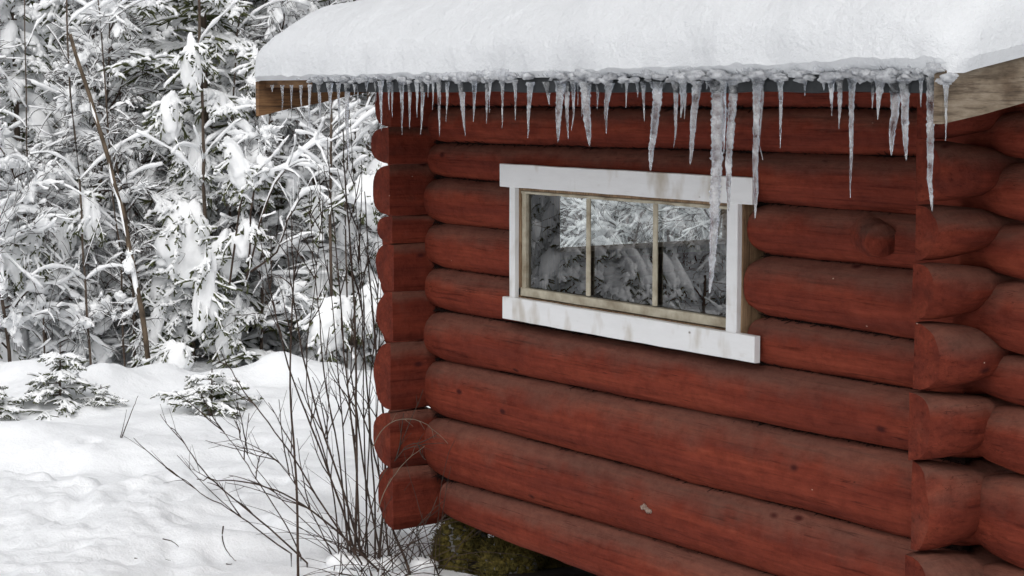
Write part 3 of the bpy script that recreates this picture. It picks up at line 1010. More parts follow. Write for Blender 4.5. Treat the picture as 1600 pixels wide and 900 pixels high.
for i, (pts, w) in enumerate(ICE):
    yj = YE - .035 + 0.012 * math.sin(i * 2.7)
    P0 = np.array([on_y(a, c, yj) for a, c in pts])
    L = abs(P0[-1, 2] - P0[0, 2])
    n = max(8, int(L / 0.008))
    s = np.linspace(0, 1, n)
    kk = np.linspace(0, 1, len(P0)) if len(P0) == 2 else np.concatenate([[0], np.cumsum(np.linalg.norm(np.diff(P0, axis=0), axis=1))])
    kk = kk / kk[-1]
    P_ = np.stack([np.interp(s, kk, P0[:, j]) for j in range(3)], -1)
    dep = float(P0[0].dot(FH))
    r0 = w * dep / 3015.0 / 2 * .84
    prof_ = (1 - s ** 1.35) ** 0.75 * 0.86 + 0.14 * (1 - s)
    if w > 12:
        prof_ = (1 - s ** 2.2) ** 0.7 * 0.9 + 0.1
        prof_[-1] = 0.05
    flare = 1 + 0.9 * np.exp(-s * L / 0.022)
    rip = 1 + 0.10 * np.sin(s * L * 420 + i) + 0.10 * RNG.uniform(-1, 1, n) + 0.13 * fbm(np.stack([s * L * 30 + i * 7, s * 0, s * 0], -1), 2)
    r_ = np.maximum(r0 * prof_ * flare * rip, 0.0012)
    P_[:, 0] += 0.0025 * fbm(np.stack([s * L * 18 + i * 3, s * 0, s * 0 + 4], -1), 3) * np.minimum(s * 6, 1)
    P_[:, 1] += 0.0025 * fbm(np.stack([s * L * 18 + i * 9, s * 0, s * 0 + 7], -1), 3) * np.minimum(s * 6, 1)
    mb = MB()
    # vertical tube: own ring construction (tubes() is made for lying paths)
    sd_ = 9
    a = np.arange(sd_) * 2 * math.pi / sd_
    rr = r_[:, None] * (1 + 0.10 * RNG.uniform(-1, 1, (n, sd_)) + 0.12 * np.sin(a * 2 + i)[None])
    ring = np.stack([P_[:, None, 0] + rr * np.cos(a), P_[:, None, 1] + rr * np.sin(a), np.repeat(P_[:, 2:3], sd_, 1)], -1)
    idx = np.arange(n * sd_).reshape(n, sd_)
    q = np.stack([idx[:-1], idx[1:], np.roll(idx, -1, 1)[1:], np.roll(idx, -1, 1)[:-1]], -1).reshape(-1, 4)
    tr_ = []
    for k_ in range(1, sd_ - 1):
        tr_ += [[idx[0, 0], idx[0, k_], idx[0, k_ + 1]], [idx[-1, 0], idx[-1, k_ + 1], idx[-1, k_]]]
    mb.add(ring.reshape(-1, 3), q, tr_)
    o = mb.build('icicle', M_ICE)
    x = pts[0][0]
    zi = [j for j, (lim, _) in enumerate(zones) if x < lim][0]
    cnt[zi] = cnt.get(zi, 0) + 1
    ln = 'tiny' if L < 0.05 else ('short' if L < 0.13 else ('medium' if L < .25 else 'long'))
    th = 'thin' if w < 6 else ('slender' if w < 11 else 'thick')
    lab = special.get(x) or '%s %s icicle, %s from left %s' % (ln, th, ordn[cnt[zi] - 1], zones[zi][1])
    tag(o, lab, 'icicle', 'icicles hanging along the eave')
    heads.append((x, w, P0[0]))

def crust():
    mb = MB()
    i = 0
    for (x, w, p) in heads:
        if x < 480:
            continue
        sc_ = 0.5 + min(w, 16) / 18
        for j in range(2):
            i += 1
            c = p + np.array([RNG.uniform(-.02, .02), RNG.uniform(-.01, .015), RNG.uniform(-.006, .016) + .01])
            blob(mb, c, np.array([.026, .016, .011]) * sc_ * RNG.uniform(.7, 1.25), 3, .9, 1.8, seed=i)
    # continuous rim
    n = 900
    xs = np.linspace(XE0 + .25, XE1 - .12, n)
    f_ = fbm(np.stack([xs * 11, xs * 0, xs * 0], -1), 4, 3)
    left = np.clip((xs - XE0 - .25) / .5, 0.25, 1)
    P_ = np.stack([xs, YE - .030 + .012 * f_, EYE + .068 + .012 * f_ + .010 * np.clip((xs + 5.4), 0, 1)], -1)
    tubes(mb, P_, .016 * left * (1 + .9 * fbm(np.stack([xs * 17, xs * 0, xs * 0 + 9], -1), 3, 5)), 9, rnd=.22, cap=True)
    for j in range(80):
        x = RNG.uniform(XE0 + .5, XE1 - .15)
        i += 1
        blob(mb, (x, YE - .036 + RNG.uniform(-.012, .012), EYE + .050 + RNG.uniform(-.012, .018)), np.array([.024, .014, .010]) * RNG.uniform(.5, 1.3), 3, 1.0, 1.8, seed=i)
    return mb
tag(crust().build('ice_crust', M_CRUST), 'grey lumpy ice crust along the eave under the roof snow', 'ice')

# ------------------------------------------------------------------ mossy foundation stone
def stone(px, py, Y, ax, seed, label):
    c = on_y(px, py, Y)
    r = empty('foundation_stone', (c[0], c[1], 0), label, 'stone')
    mb = MB(); blob(mb, c, ax, 4, .5, 1.6, seed=seed); mb.build('stone', M_STONE, r)
    mb = MB()
    v, f = ico(4)
    nn = v[RNG.integers(0, len(v), 900)]
    dd = 1 + .5 * fbm(nn * 1.6 + seed * 3.7 + 10, 3, seed % 7)[:, None]
    keep = fbm(nn * 1.3 + seed, 2, 4) > -0.16
    pts = (c + nn * dd * np.asarray(ax))[keep]
    for j, p in enumerate(pts):
        blob(mb, p, np.array([.020, .018, .017]) * RNG.uniform(.6, 1.35), 1, .6, 2, seed=j)
    pn = nn[keep]
    k_ = RNG.integers(0, len(pts), 5200)
    st = pts[k_] + RNG.normal(0, .014, (5200, 3))
    d_ = pn[k_] + RNG.normal(0, .55, (5200, 3)); d_ /= np.linalg.norm(d_, axis=1, keepdims=True)
    FP = st[:, None] + d_[:, None] * (np.linspace(0, 1, 2)[None, :, None] * RNG.uniform(.012, .035, (5200, 1, 1)))
    tubes(mb, FP, np.array([[.0035, .001]]) * np.ones((5200, 1)), 3)
    mb.build('moss', M_MOSS, r)
stone(722, 868, 4.72, (.115, .13, .20), 3, 'stone thick with olive moss under the left end of the lowest log')
stone(795, 895, 4.78, (.125, .12, .17), 5, 'mossy foundation stone, second from the left corner, below the lowest log')
stone(862, 930, 5.0, (.16, .12, .16), 8, 'shaded stone in the dark gap under the cabin')

# ------------------------------------------------------------------ plants: shared growth routine
def norm(a):
    return a / (np.linalg.norm(a, axis=-1, keepdims=True) + 1e-9)

def grow(st, d, L, K, sag, wig, rng, curl=0.0):
    """st (N,3), d (N,3), L (N,) -> paths (N,K,3). sag bends down along the way."""
    N_ = len(st)
    P_ = np.zeros((N_, K, 3))
    P_[:, 0] = st
    d = norm(d)
    step = (np.asarray(L) / (K - 1))[:, None]
    cv = rng.normal(0, curl, (N_, 3)) if curl else 0.0
    for k in range(1, K):
        P_[:, k] = P_[:, k - 1] + d * step
        d = norm(d + cv + np.array([0, 0, -1.0]) * (np.asarray(sag) * np.ones(N_))[:, None] + rng.normal(0, wig, (N_, 3)))
    return P_

def child(P_, ids, t, ang, rng, planar=False, up=0.0):
    """start points and directions for children at fraction t of parents ids"""
    K = P_.shape[1]
    f = t * (K - 1)
    i0 = np.minimum(f.astype(int), K - 2)
    w = (f - i0)[:, None]
    A, B = P_[ids, i0], P_[ids, i0 + 1]
    s = A * (1 - w) + B * w
    T = norm(B - A)
    if planar:
        side = np.where(rng.random(len(ids)) < .5, -1, 1)[:, None]
        U = norm(np.cross(T, np.array([0, 0, 1.0]))) * side
        U = norm(U + rng.normal(0, .18, U.shape))
    else:
        U = norm(np.cross(T, rng.normal(0, 1, T.shape)))
    d = T * np.cos(ang)[:, None] + U * np.sin(ang)[:, None]
    d[:, 2] += up
    return s, norm(d)

def snow_on(mb, P_, w, h, rng, rnd=.25, thr=.80, sides=4, r=0.0, taper=True):
    """snow ridge lying on top of paths; slides off where steep"""
    if len(P_) == 0:
        return
    T = norm(P_[:, -1] - P_[:, 0])
    ok = np.abs(T[:, 2]) < thr
    P_ = P_[ok]
    w = (np.asarray(w) * np.ones(len(ok)))[ok]
    h = (np.asarray(h) * np.ones(len(ok)))[ok]
    if len(P_) == 0:
        return
    n, K, _ = P_.shape
    prof_ = np.sin(np.linspace(0.45, math.pi - 0.5, K)) ** 0.28 if taper else np.ones(K)
    R = w[:, None] * prof_[None] * (1 + rnd * rng.normal(0, 1, (n, K)).clip(-1.4, 2.0))
    tg = norm(np.gradient(P_, axis=1))
    R = R * np.clip((1 - np.abs(tg[..., 2])) * 3.0, .12, 1)
    P2 = P_.copy()
    P2[..., 2] += (h * .55)[:, None] * prof_[None] + r
    tubes(mb, P2, np.maximum(R, .002), sides, flat=float(np.mean(h) / max(np.mean(w), 1e-6)), rnd=.18, cap=True)

def rot_to(d):
    """rotation matrix whose x axis points along d and z stays roughly up"""
    d = norm(np.asarray(d, float))
    s = norm(np.cross(np.array([0, 0, 1.0]), d))
    u = np.cross(d, s)
    return np.stack([d, s, u], 1)

def spruce_meshes(seed, H=5.5, sk=1.0, nb=58, blen=1.25, heavy=1.0, lean=.02, dens=1.0, zmin=0.15, pads=True, r0=.05):
    rng = np.random.default_rng(seed)
    tk, nd, sn = MB(), MB(), MB()
    K = 12
    tz_ = np.linspace(0, H, K)
    TP = np.stack([lean * tz_ + .02 * np.sin(tz_ * 1.3 + seed), .02 * np.cos(tz_ * 1.1 + seed), tz_], -1)
    a = np.arange(8) * 2 * math.pi / 8
    rt = r0 * (1 - tz_ / H) + .006
    ring = np.stack([TP[:, None, 0] + rt[:, None] * np.cos(a), TP[:, None, 1] + rt[:, None] * np.sin(a), np.repeat(TP[:, 2:], 8, 1)], -1)
    idx = np.arange(K * 8).reshape(K, 8)
    tk.add(ring.reshape(-1, 3), np.stack([idx[:-1], np.roll(idx, -1, 1)[:-1], np.roll(idx, -1, 1)[1:], idx[1:]], -1).reshape(-1, 4))
    # primaries
    z = zmin + (H - zmin - .1) * (np.linspace(0, 1, nb) ** 1.0) + rng.normal(0, .04, nb)
    z = z.clip(.05, H - .05)
    az = np.arange(nb) * 2.4 + rng.normal(0, .3, nb)
    st = np.stack([np.interp(z, tz_, TP[:, 0]), np.interp(z, tz_, TP[:, 1]), z], -1)
    L = (blen * (1 - z / H) ** .75 + .12) * rng.uniform(.7, 1.15, nb)
    el = rng.uniform(-.15, .30, nb)
    d = np.stack([np.cos(az), np.sin(az), el], -1)
    P1 = grow(st, d, L, 9, .10 * heavy + .03, .035, rng)
    tubes(tk, P1, np.linspace(1, .3, 9)[None] * (.011 * (L / blen) ** .5 + .003)[:, None], 4)
    # secondaries
    ns = int(18 * dens)
    ids = np.repeat(np.arange(nb), ns)
    t = np.tile(np.linspace(.16, .98, ns), nb) + rng.uniform(-.02, .02, nb * ns)
    t = t.clip(.05, .99)
    s2, d2 = child(P1, ids, t, rng.uniform(.7, 1.1, len(ids)), rng, True)
    L2 = L[ids] * (.42 * (1 - t) + .10) * rng.uniform(.7, 1.25, len(ids))
    P2 = grow(s2, d2, L2, 7, .09 * heavy + .035, .05, rng, .06)
    # tertiaries
    nt_ = int(6 * dens)
    keep = np.repeat(np.arange(len(ids)), nt_)
    t3 = rng.uniform(.1, .95, len(keep))
    s3, d3 = child(P2, keep, t3, rng.uniform(.6, 1.0, len(keep)), rng, True)
    L3 = (L2[keep] * .35 + .03) * rng.uniform(.6, 1.3, len(keep))
    P3 = grow(s3, d3, L3, 3, .25, .10, rng)
    for P_, r in ((P2, .0090), (P3, .0080)):
        R = r * rng.uniform(.5, 1.45, P_.shape[:2])
        R[:, -1] *= .5
        tubes(nd, P_, R, 3, rnd=.3)
    # needles on the outer half of the primaries too
    tubes(nd, P1[:, 3:], np.full((nb, 6), .010) * rng.uniform(.7, 1.3, (nb, 6)), 4, rnd=.35)
    pick = rng.random(len(P3)) < .8 * sk
    snow_on(sn, P3[pick], sk * (.0110 + .003 * heavy), sk * (.011 + .005 * heavy), rng, .45, .90, 4, .009)
    snow_on(sn, P2, sk * (.0165 + .009 * heavy), sk * (.017 + .010 * heavy), rng, .6, .92, 6, .009)
    snow_on(sn, P1[:, 1:], .020 + .012 * heavy, .022 + .012 * heavy, rng, .3, .97, 6, .005)
    if pads:
        j = 0
        for b_ in range(nb):
            if L[b_] < .35 or rng.random() > .75 * heavy:
                continue
            for q in range(rng.integers(1, 3)):
                tt = rng.uniform(.35, .95)
                k_ = int(tt * 7)
                c = P1[b_, k_]
                dr = P1[b_, k_ + 1] - P1[b_, k_]
                s_ = rng.uniform(.6, 1.2) * heavy
                j += 1
                blob(sn, c + np.array([0, 0, .03 * s_]), np.array([.155, .062, .058]) * s_, 2, .6, 1.7, tilt=rot_to(dr + np.array([0, 0, -.03])), seed=seed * 50 + j)
    return tk.mesh('trunk', M_BARK), nd.mesh('crown', M_NEEDLE), sn.mesh('snow', M_TSNOW)

def decid_meshes(seed, H=4.2, nb=26, blen=1.0, bend=.3, snow=1.0, r0=.02, zmin=.3, el=(.25, 1.1), n2=9, n3=4, straight=False):
    rng = np.random.default_rng(seed)
    tk, br, sn = MB(), MB(), MB()
    K = 14
    s = np.linspace(0, 1, K)
    az0 = rng.uniform(0, 6.28)
    TP = np.stack([bend * s ** 2 * H * .4 * math.cos(az0) + .03 * np.sin(s * 7 + seed), bend * s ** 2 * H * .4 * math.sin(az0) + .03 * np.cos(s * 6 + seed), H * s * (1 - .25 * bend * s ** 2)], -1)
    rt = r0 * (1 - s * .8)
    a = np.arange(7) * 2 * math.pi / 7
    ring = np.stack([TP[:, None, 0] + rt[:, None] * np.cos(a), TP[:, None, 1] + rt[:, None] * np.sin(a), np.repeat(TP[:, 2:], 7, 1)], -1)
    idx = np.arange(K * 7).reshape(K, 7)
    tk.add(ring.reshape(-1, 3), np.stack([idx[:-1], np.roll(idx, -1, 1)[:-1], np.roll(idx, -1, 1)[1:], idx[1:]], -1).reshape(-1, 4))
    t = np.linspace(zmin / H, .97, nb)
    az = rng.uniform(0, 6.28, nb)
    st = np.stack([np.interp(t, s, TP[:, i]) for i in range(3)], -1)
    e = rng.uniform(el[0], el[1], nb)
    d = np.stack([np.cos(az) * np.cos(e), np.sin(az) * np.cos(e), np.sin(e)], -1)
    L = blen * (1 - .6 * t) * rng.uniform(.55, 1.25, nb)
    P1 = grow(st, d, L, 14, rng.uniform(.02, .13, nb) * min(snow, 1.3), .05, rng, .05)
    tubes(br, P1, np.linspace(1, .4, 14)[None] * (.0070 + .0055 * L)[:, None], 4)
    ids = np.repeat(np.arange(nb), n2)
    tt = rng.uniform(.15, .98, len(ids))
    s2, d2 = child(P1, ids, tt, rng.uniform(.4, 1.0, len(ids)), rng, False, .12)
    L2 = L[ids] * (.75 * (1 - tt) + .18) * rng.uniform(.6, 1.3, len(ids))
    P2 = grow(s2, d2, L2, 9, rng.uniform(-.03, .14, len(ids)), .05, rng, .085)
    tubes(br, P2, np.linspace(1, .5, 9)[None] * (.0034 + .0034 * L2)[:, None], 3)
    i3 = np.repeat(np.arange(len(ids)), n3)
    t3 = rng.uniform(.2, .98, len(i3))
    s3, d3 = child(P2, i3, t3, rng.uniform(.4, 1.0, len(i3)), rng, False, .1)
    L3 = (L2[i3] * .5 + .04) * rng.uniform(.5, 1.3, len(i3))
    P3 = grow(s3, d3, L3, 5, rng.uniform(0, .18, len(i3)), .08, rng, .12)
    tubes(br, P3, np.linspace(1, .5, 5)[None] * np.full((len(i3), 1), .0032), 3)
    snow_on(sn, P1[:, 1:], (.0105 + .0075 * L) * snow, (.015 + .011 * L) * snow, rng, .42, .90, 6, .007)
    k2 = rng.random(len(P2)) < .85
    snow_on(sn, P2[k2], (.0056 + .006 * L2[k2]) * snow, (.010 + .007 * L2[k2]) * snow, rng, .35, .90, 5, .005)
    k3 = rng.random(len(P3)) < .5
    snow_on(sn, P3[k3][:, :4], .0050 * snow, .0075 * snow, rng, .4, .86, 4, .003)
    # loose clots caught in forks
    for j in range(int(95 * snow)):
        b_ = rng.integers(0, len(P2))
        c = P2[b_, rng.integers(1, 6)]
        s_ = rng.uniform(.4, 1.0) ** 1.5 * 1.7
        blob(sn, c + np.array([0, 0, .012]), np.array([.075, .045, .036]) * s_, 3, .75, 2.1, tilt=rot_to(P2[b_, -1] - P2[b_, 0]), seed=seed * 31 + j)
    return tk.mesh('trunk', M_BARK), br.mesh('branches', M_TWIG), sn.mesh('snow', M_TSNOW)

PARTN = {'s': ('trunk', 'crown', 'snow'), 'd': ('trunk', 'branches', 'snow')}
def place(kind, meshes, name, px, d, rz, scale, label, cat, group=None, lat=None, zoff=0.0, tilt=(0, 0)):
    p = ground_xy(px, d) if lat is None else FH * d + RT * lat
    p = p.copy()
    p[2] = gz(p) - .06 + zoff
    r = bpy.data.objects.new(name, None)
    COL.objects.link(r)
    r.location = p
    r.rotation_euler = (tilt[0], tilt[1], rz)
    r.scale = (scale,) * 3
    tag(r, label, cat, group)
    for nm, me in zip(PARTN[kind], meshes):
        if me is None:
            continue
        o = bpy.data.objects.new(nm, me)
        COL.objects.link(o)
        o.parent = r
        if nm != 'trunk':
            o['kind'] = 'stuff'
    return r

SPR = [spruce_meshes(101, 5.6, .80, 56, 1.10, .45, dens=1.1, pads=False),
       spruce_meshes(102, 4.6, 1.0, 60, 1.0, 1.35, dens=.8),
       spruce_meshes(103, 6.2, 1.0, 62, 1.3, 1.05, dens=.85),
       spruce_meshes(104, 3.4, 1.0, 50, .9, 1.6, dens=.8)]
SAP = [spruce_meshes(201, .95, .78, 26, .62, .30, dens=.75, zmin=.05, pads=False, r0=.014),
       spruce_meshes(202, .62, .70, 22, .62, .10, dens=.75, zmin=.05, pads=False, r0=.012)]
DEC = [decid_meshes(301, 4.4, 36, 1.05, .25, 1.2),
       decid_meshes(302, 3.6, 32, .95, .55, 1.5),
       decid_meshes(303, 5.2, 38, 1.0, .12, 1.1, r0=.028),
       decid_meshes(304, 2.6, 28, .95, .75, 1.6, zmin=.15),
       decid_meshes(305, 4.0, 44, .85, .35, .9, el=(.1, .9))]

# --- trees that can be picked out
place('s', SPR[0], 'spruce_tree', 315, 15.9, .4, 1.0, 'tall open spruce with bare reddish trunk stretch and big snow clumps', 'spruce')
place('s', SPR[1], 'spruce_tree', 292, 15.45, 2.1, .50, 'low broad spruce buried in heavy snow at the foot of the tall spruce', 'spruce')
place('s', SPR[3], 'spruce_tree', 545, 15.7, 1.0, .62, 'small snow-heaped spruce just left of the cabin corner logs', 'spruce')
place('s', SPR[3], 'spruce_tree', 380, 16.3, 4.0, .80, 'snow-heaped spruce behind the shrub, right of the tall spruce', 'spruce')
place('s', SPR[1], 'spruce_tree', 30, 16.2, 5.0, .80, 'spruce with large white snow pads at the left picture edge', 'spruce')
place('s', SPR[2], 'spruce_tree', 150, 17.4, 3.0, .9, 'dark spruce behind the leaning dead trunk', 'spruce')
place('s', SPR[2], 'spruce_tree', 235, 18.6, 1.4, 1.0, 'dark drooping spruce between leaning trunk and tall spruce', 'spruce')
place('s', SPR[0], 'spruce_tree', 90, 19.5, 2.6, 1.0, 'thin spruce deep in the wood at the upper left', 'spruce')
place('s', SPR[2], 'spruce_tree', 455, 18.8, .2, .95, 'spruce standing behind the roof corner', 'spruce')
place('s', SPR[3], 'spruce_tree', 105, 15.6, .7, .60, 'squat snow-covered spruce at the forest edge on the left', 'spruce')
place('s', SPR[1], 'spruce_tree', 470, 16.9, 2.4, .75, 'rounded spruce under snow behind the bare shrub', 'spruce')

# --- small saplings standing in the snow in front
place('s', SAP[0], 'spruce_sapling', 80, 13.2, .6, .52, 'small spruce sapling poking out of the snow on the left', 'sapling')
place('s', SAP[1], 'spruce_sapling', 322, 13.0, 2.2, .62, 'tiny light spruce sapling in the open snow left of the shrub', 'sapling')
place('s', SAP[1], 'spruce_sapling', -30, 13.0, 1.2, .50, 'spruce sapling cut off by the left picture edge', 'sapling')
place('s', SAP[1], 'spruce_sapling', 150, 13.3, 4.2, .34, 'lowest spruce twig fan beside the left sapling', 'sapling')

# --- deciduous saplings at the edge
near = [(0, 14.9, 15.4, 1, .8, 'snow-laden bare sapling at the far left edge of the wood'),
        (60, 15.3, 16.0, 3, .9, 'bending sapling with thick snow-covered arcs at lower left'),
        (150, 15.6, 0, 0, .8, 'bare sapling left of the leaning dead trunk'),
        (205, 15.2, 0, 4, .7, 'fine-twigged sapling beside the leaning dead trunk'),
        (400, 15.5, 0, 1, .75, 'sapling with white arcs below the roof corner'),
        (440, 16.2, 0, 0, .8, 'sapling behind the shrub under the left eave'),
        (500, 15.8, 0, 4, .8, 'straight sapling between shrub and cabin corner'),
        (575, 16.3, 0, 2, .85, 'sapling close behind the cabin corner logs'),
        (-60, 15.6, 0, 2, .85, 'sapling outside the left end of the wood')]
for i, (px, d, _, k, s, lab) in enumerate(near):
    place('d', DEC[k], 'bare_sapling', px, d, i * 1.9, s, lab, 'sapling', 'snow-laden bare saplings at the forest edge')

# leaning dead trunk
lt = empty('dead_tree', (0, 0, 0), 'leaning broken trunk with peeling bark and snow along its upper side', 'tree')
K = 16
pp = [at_depth(a, c, 14.65 + .05 * j) for j, (a, c) in enumerate([(232, 560), (216, 450), (196, 350), (172, 255), (140, 150), (110, 55)])]
s = np.linspace(0, 1, K)
P_ = np.stack([np.interp(s, np.linspace(0, 1, 6), np.array(pp)[:, i]) for i in range(3)], -1)
P_ += RNG.normal(0, .005, P_.shape)
mb = MB(); tubes(mb, P_, np.linspace(.022, .014, K), 8, rnd=.08, cap=True)
mb.build('trunk', simple('peeling_bark', (0.035, 0.026, 0.020), (0.17, 0.125, 0.085), 14, .9, .6, .006, (1, 1, .6)), lt)
mb = MB(); tubes(mb, P_[1:-1] + np.array([0, 0, .03]) - RT * .012, np.linspace(.022, .011, K - 2) * RNG.uniform(.35, 1.25, K - 2), 6, rnd=.2)
mb.build('snow', M_TSNOW, lt)

# dark upright thin poles
for j, (pts, r, d, lab) in enumerate([
        ([(142, 575), (132, 430), (125, 290), (108, 120), (104, -30)], .011, 14.9, 'thin dark upright pole sapling left of the leaning trunk'),
        ([(196, 590), (188, 400), (176, 300), (160, 60), (150, -40)], .009, 15.1, 'thin dark pole sapling crossing the leaning trunk'),
        ([(67, 470), (55, 380), (42, 250), (38, -30)], .008, 15.0, 'thin dark pole sapling near the left edge'),
        ([(516, 300), (517, 220), (519, 150), (524, 20)], .014, 15.0, 'grey pole sapling seen below the brown board end'),
        ([(360, 330), (358, 250), (372, 60), (378, -30)], .010, 15.6, 'dark pole sapling right of the tall spruce'),
        ([(540, 300), (545, 200), (548, 120)], .008, 15.2, 'slim pole sapling behind the longest icicle of the left eave'),
        ([(318, 300), (318, 260), (317, 200), (312, 60), (310, -60)], .017, 15.05, 'straight reddish trunk inside the tall spruce')]):
    p = np.array([at_depth(a, c, d) for a, c in pts])
    g0 = p[0].copy(); g0[2] = gz(g0) - .05
    p = np.concatenate([g0[None], p]) if p[0, 2] > g0[2] + .1 else p
    if j == 6:
        p[0, :2] = p[1, :2] + FH[:2] * .5
    s = np.linspace(0, 1, 14)
    P_ = np.stack([np.interp(s, np.linspace(0, 1, len(p)), p[:, i]) for i in range(3)], -1) + RNG.normal(0, .004, (14, 3))
    rt_ = empty('pole_tree', (P_[0, 0], P_[0, 1], gz(P_[0])), lab, 'tree')
    mb = MB(); tubes(mb, P_, r * np.linspace(1, .6, 14), 6, rnd=.1, cap=True); mb.build('trunk', M_BARK, rt_)
    rng = np.random.default_rng(900 + j)
    nb = 12
    t = rng.uniform(.25, .97, nb)
    s2, d2 = child(P_[None], np.zeros(nb, int), t, rng.uniform(.7, 1.2, nb), rng, False, .3)
    P2 = grow(s2, d2, rng.uniform(.2, .7, nb), 8, rng.uniform(.05, .2, nb), .08, rng)
    mb = MB(); tubes(mb, P2, np.linspace(.0045, .002, 8)[None] * np.ones((nb, 1)), 3)
    tag(mb.build('branches', M_TWIG, rt_), kind='stuff')
    mb = MB(); snow_on(mb, P2, .014, .016, rng, .3, .9, 6, .003); tag(mb.build('snow', M_TSNOW, rt_), kind='stuff')

# hand-placed arcs with thick snow below the left eave, and the big clumps of the tall spruce
rt_ = empty('bent_birch', (*ground_xy(395, 15.0)[:2], 0), 'bent branches under thick snow arcs below the brown board end', 'tree')
arcs = [[(385, 440), (398, 380), (420, 300), (450, 255), (490, 225), (515, 228)], [(388, 425), (395, 300), (420, 270), (470, 258), (515, 268)],
        [(392, 425), (430, 400), (455, 330), (478, 300), (510, 297)], [(360, 450), (372, 330), (388, 280), (395, 272), (430, 276)]]
rng = np.random.default_rng(77)
A_ = []
for a in arcs:
    p = np.array([at_depth(u, v, 14.9) for u, v in a])
    s = np.linspace(0, 1, 12)
    A_.append(np.stack([np.interp(s, np.linspace(0, 1, len(p)), p[:, i]) for i in range(3)], -1) + rng.normal(0, .005, (12, 3)))
A_ = np.array(A_)
mb = MB(); tubes(mb, A_, np.linspace(.009, .004, 12)[None] * np.ones((4, 1)), 5)
i2 = np.repeat(np.arange(4), 9)
s2, d2 = child(A_, i2, rng.uniform(.2, .98, 36), rng.uniform(.5, 1.1, 36), rng, False, .1)
B_ = grow(s2, d2, rng.uniform(.12, .4, 36), 7, rng.uniform(.0, .25, 36), .1, rng)
tubes(mb, B_, np.linspace(.004, .002, 7)[None] * np.ones((36, 1)), 3)
mb.build('branches', M_TWIG, rt_)
mb = MB(); snow_on(mb, A_[:, 3:], .021, .026, rng, .22, .95, 7, .004); snow_on(mb, B_, .012, .014, rng, .3, .92, 5, .003)
mb.build('snow', M_TSNOW, rt_)

clumps = [(298, 95, 12, 42, 0), (265, 182, 15, 35, .15), (306, 270, 16, 55, .1), (372, 262, 15, 42, -.45), (290, 375, 32, 60, .1), (262, 455, 20, 50, .25),
          (272, 560, 24, 30, .1), (240, 520, 10, 50, .3), (275, 500, 12, 30, 0), (322, 450, 14, 60, .1), (360, 510, 13, 50, .3), (20, 350, 20, 40, .1),
          (20, 395, 16, 40, 0), (45, 440, 15, 35, 0), (10, 330, 12, 30, .2), (50, 385, 10, 35, .1), (95, 370, 18, 45, .1), (500, 440, 15, 50, .3), (520, 500, 22, 45, .35), (575, 480, 20, 45, .4),
          (590, 265, 14, 25, .5), (575, 300, 25, 30, .5), (402, 250, 14, 22, .1), (0, 560, 25, 40, 0), (140, 330, 13, 35, 0), (350, 400, 18, 40, .2), (400, 110, 6, 40, 0), (385, 370, 16, 30, .1), (500, 335, 10, 35, .1)]
mb, mt, ms = MB(), MB(), MB()
for j, (px, py, a, c, tl) in enumerate(clumps):
    d = 14.95 + .2 * (j % 3)
    p = at_depth(px, py, d)
    m_ = d / 3015.0
    # a lump = two or three fused lobes hanging one below the other
    tlm = rot_to(RT * math.cos(-tl) + np.array([0, 0, 1]) * math.sin(-tl))
    v, f = ico(4)
    top = 1 - .30 * v[:, 2:3]
    sh_ = v * np.array([1, .75, 1]) * np.concatenate([top, top, np.ones_like(top)], 1)
    dsp = 1 + .55 * fbm(v * 1.5 + j * 5.3, 2, j % 5)[:, None] + .22 * fbm(v * 4.5 + j * 2.3, 3, 2)[:, None]
    q = sh_ * dsp * np.array([a * m_ * 1.25, a * m_ * 1.1, c * m_ * 1.02])
    mb.add(q @ tlm.T + p, tris=f)
    # drooping twigs sticking out round the load
    nt_ = int(8 + c * .3)
    vi = RNG.integers(0, len(v), nt_)
    s0 = (q[vi] * .8) @ tlm.T + p
    dd = norm((v[vi] * np.array([1, 1, .4])) @ tlm.T + np.array([0, 0, -.55]) - FH * .25 + RNG.normal(0, .25, (nt_, 3)))
    TW = grow(s0, dd, RNG.uniform(.09, .22, nt_), 6, .10, .08, RNG, .06)
    tubes(mt, TW, .0085 * RNG.uniform(.6, 1.4, (nt_, 6)) * np.linspace(1, .5, 6)[None], 4, rnd=.35)
    i4 = np.repeat(np.arange(nt_), 5)
    s4, d4 = child(TW, i4, RNG.uniform(.2, .95, len(i4)), RNG.uniform(.5, .9, len(i4)), RNG)
    T4 = grow(s4, d4, RNG.uniform(.03, .07, len(i4)), 3, .2, .1, RNG)
    tubes(mt, T4, np.full((len(i4), 3), .0065) * RNG.uniform(.6, 1.3, (len(i4), 3)), 3, rnd=.3)
    snow_on(ms, TW, .012, .013, RNG, .45, .97, 5, .006)
    snow_on(ms, T4[::2], .010, .010, RNG, .45, .97, 4, .004)
sc_o = tag(mb.build('snow_clumps', M_TSNOW), 'long hanging clumps of snow loading the branches of the near spruces', 'snow', kind='stuff')
tag(mt.build('boughs', M_NEEDLE, sc_o), kind='stuff')
tag(ms.build('bough_snow', M_TSNOW, sc_o), kind='stuff')

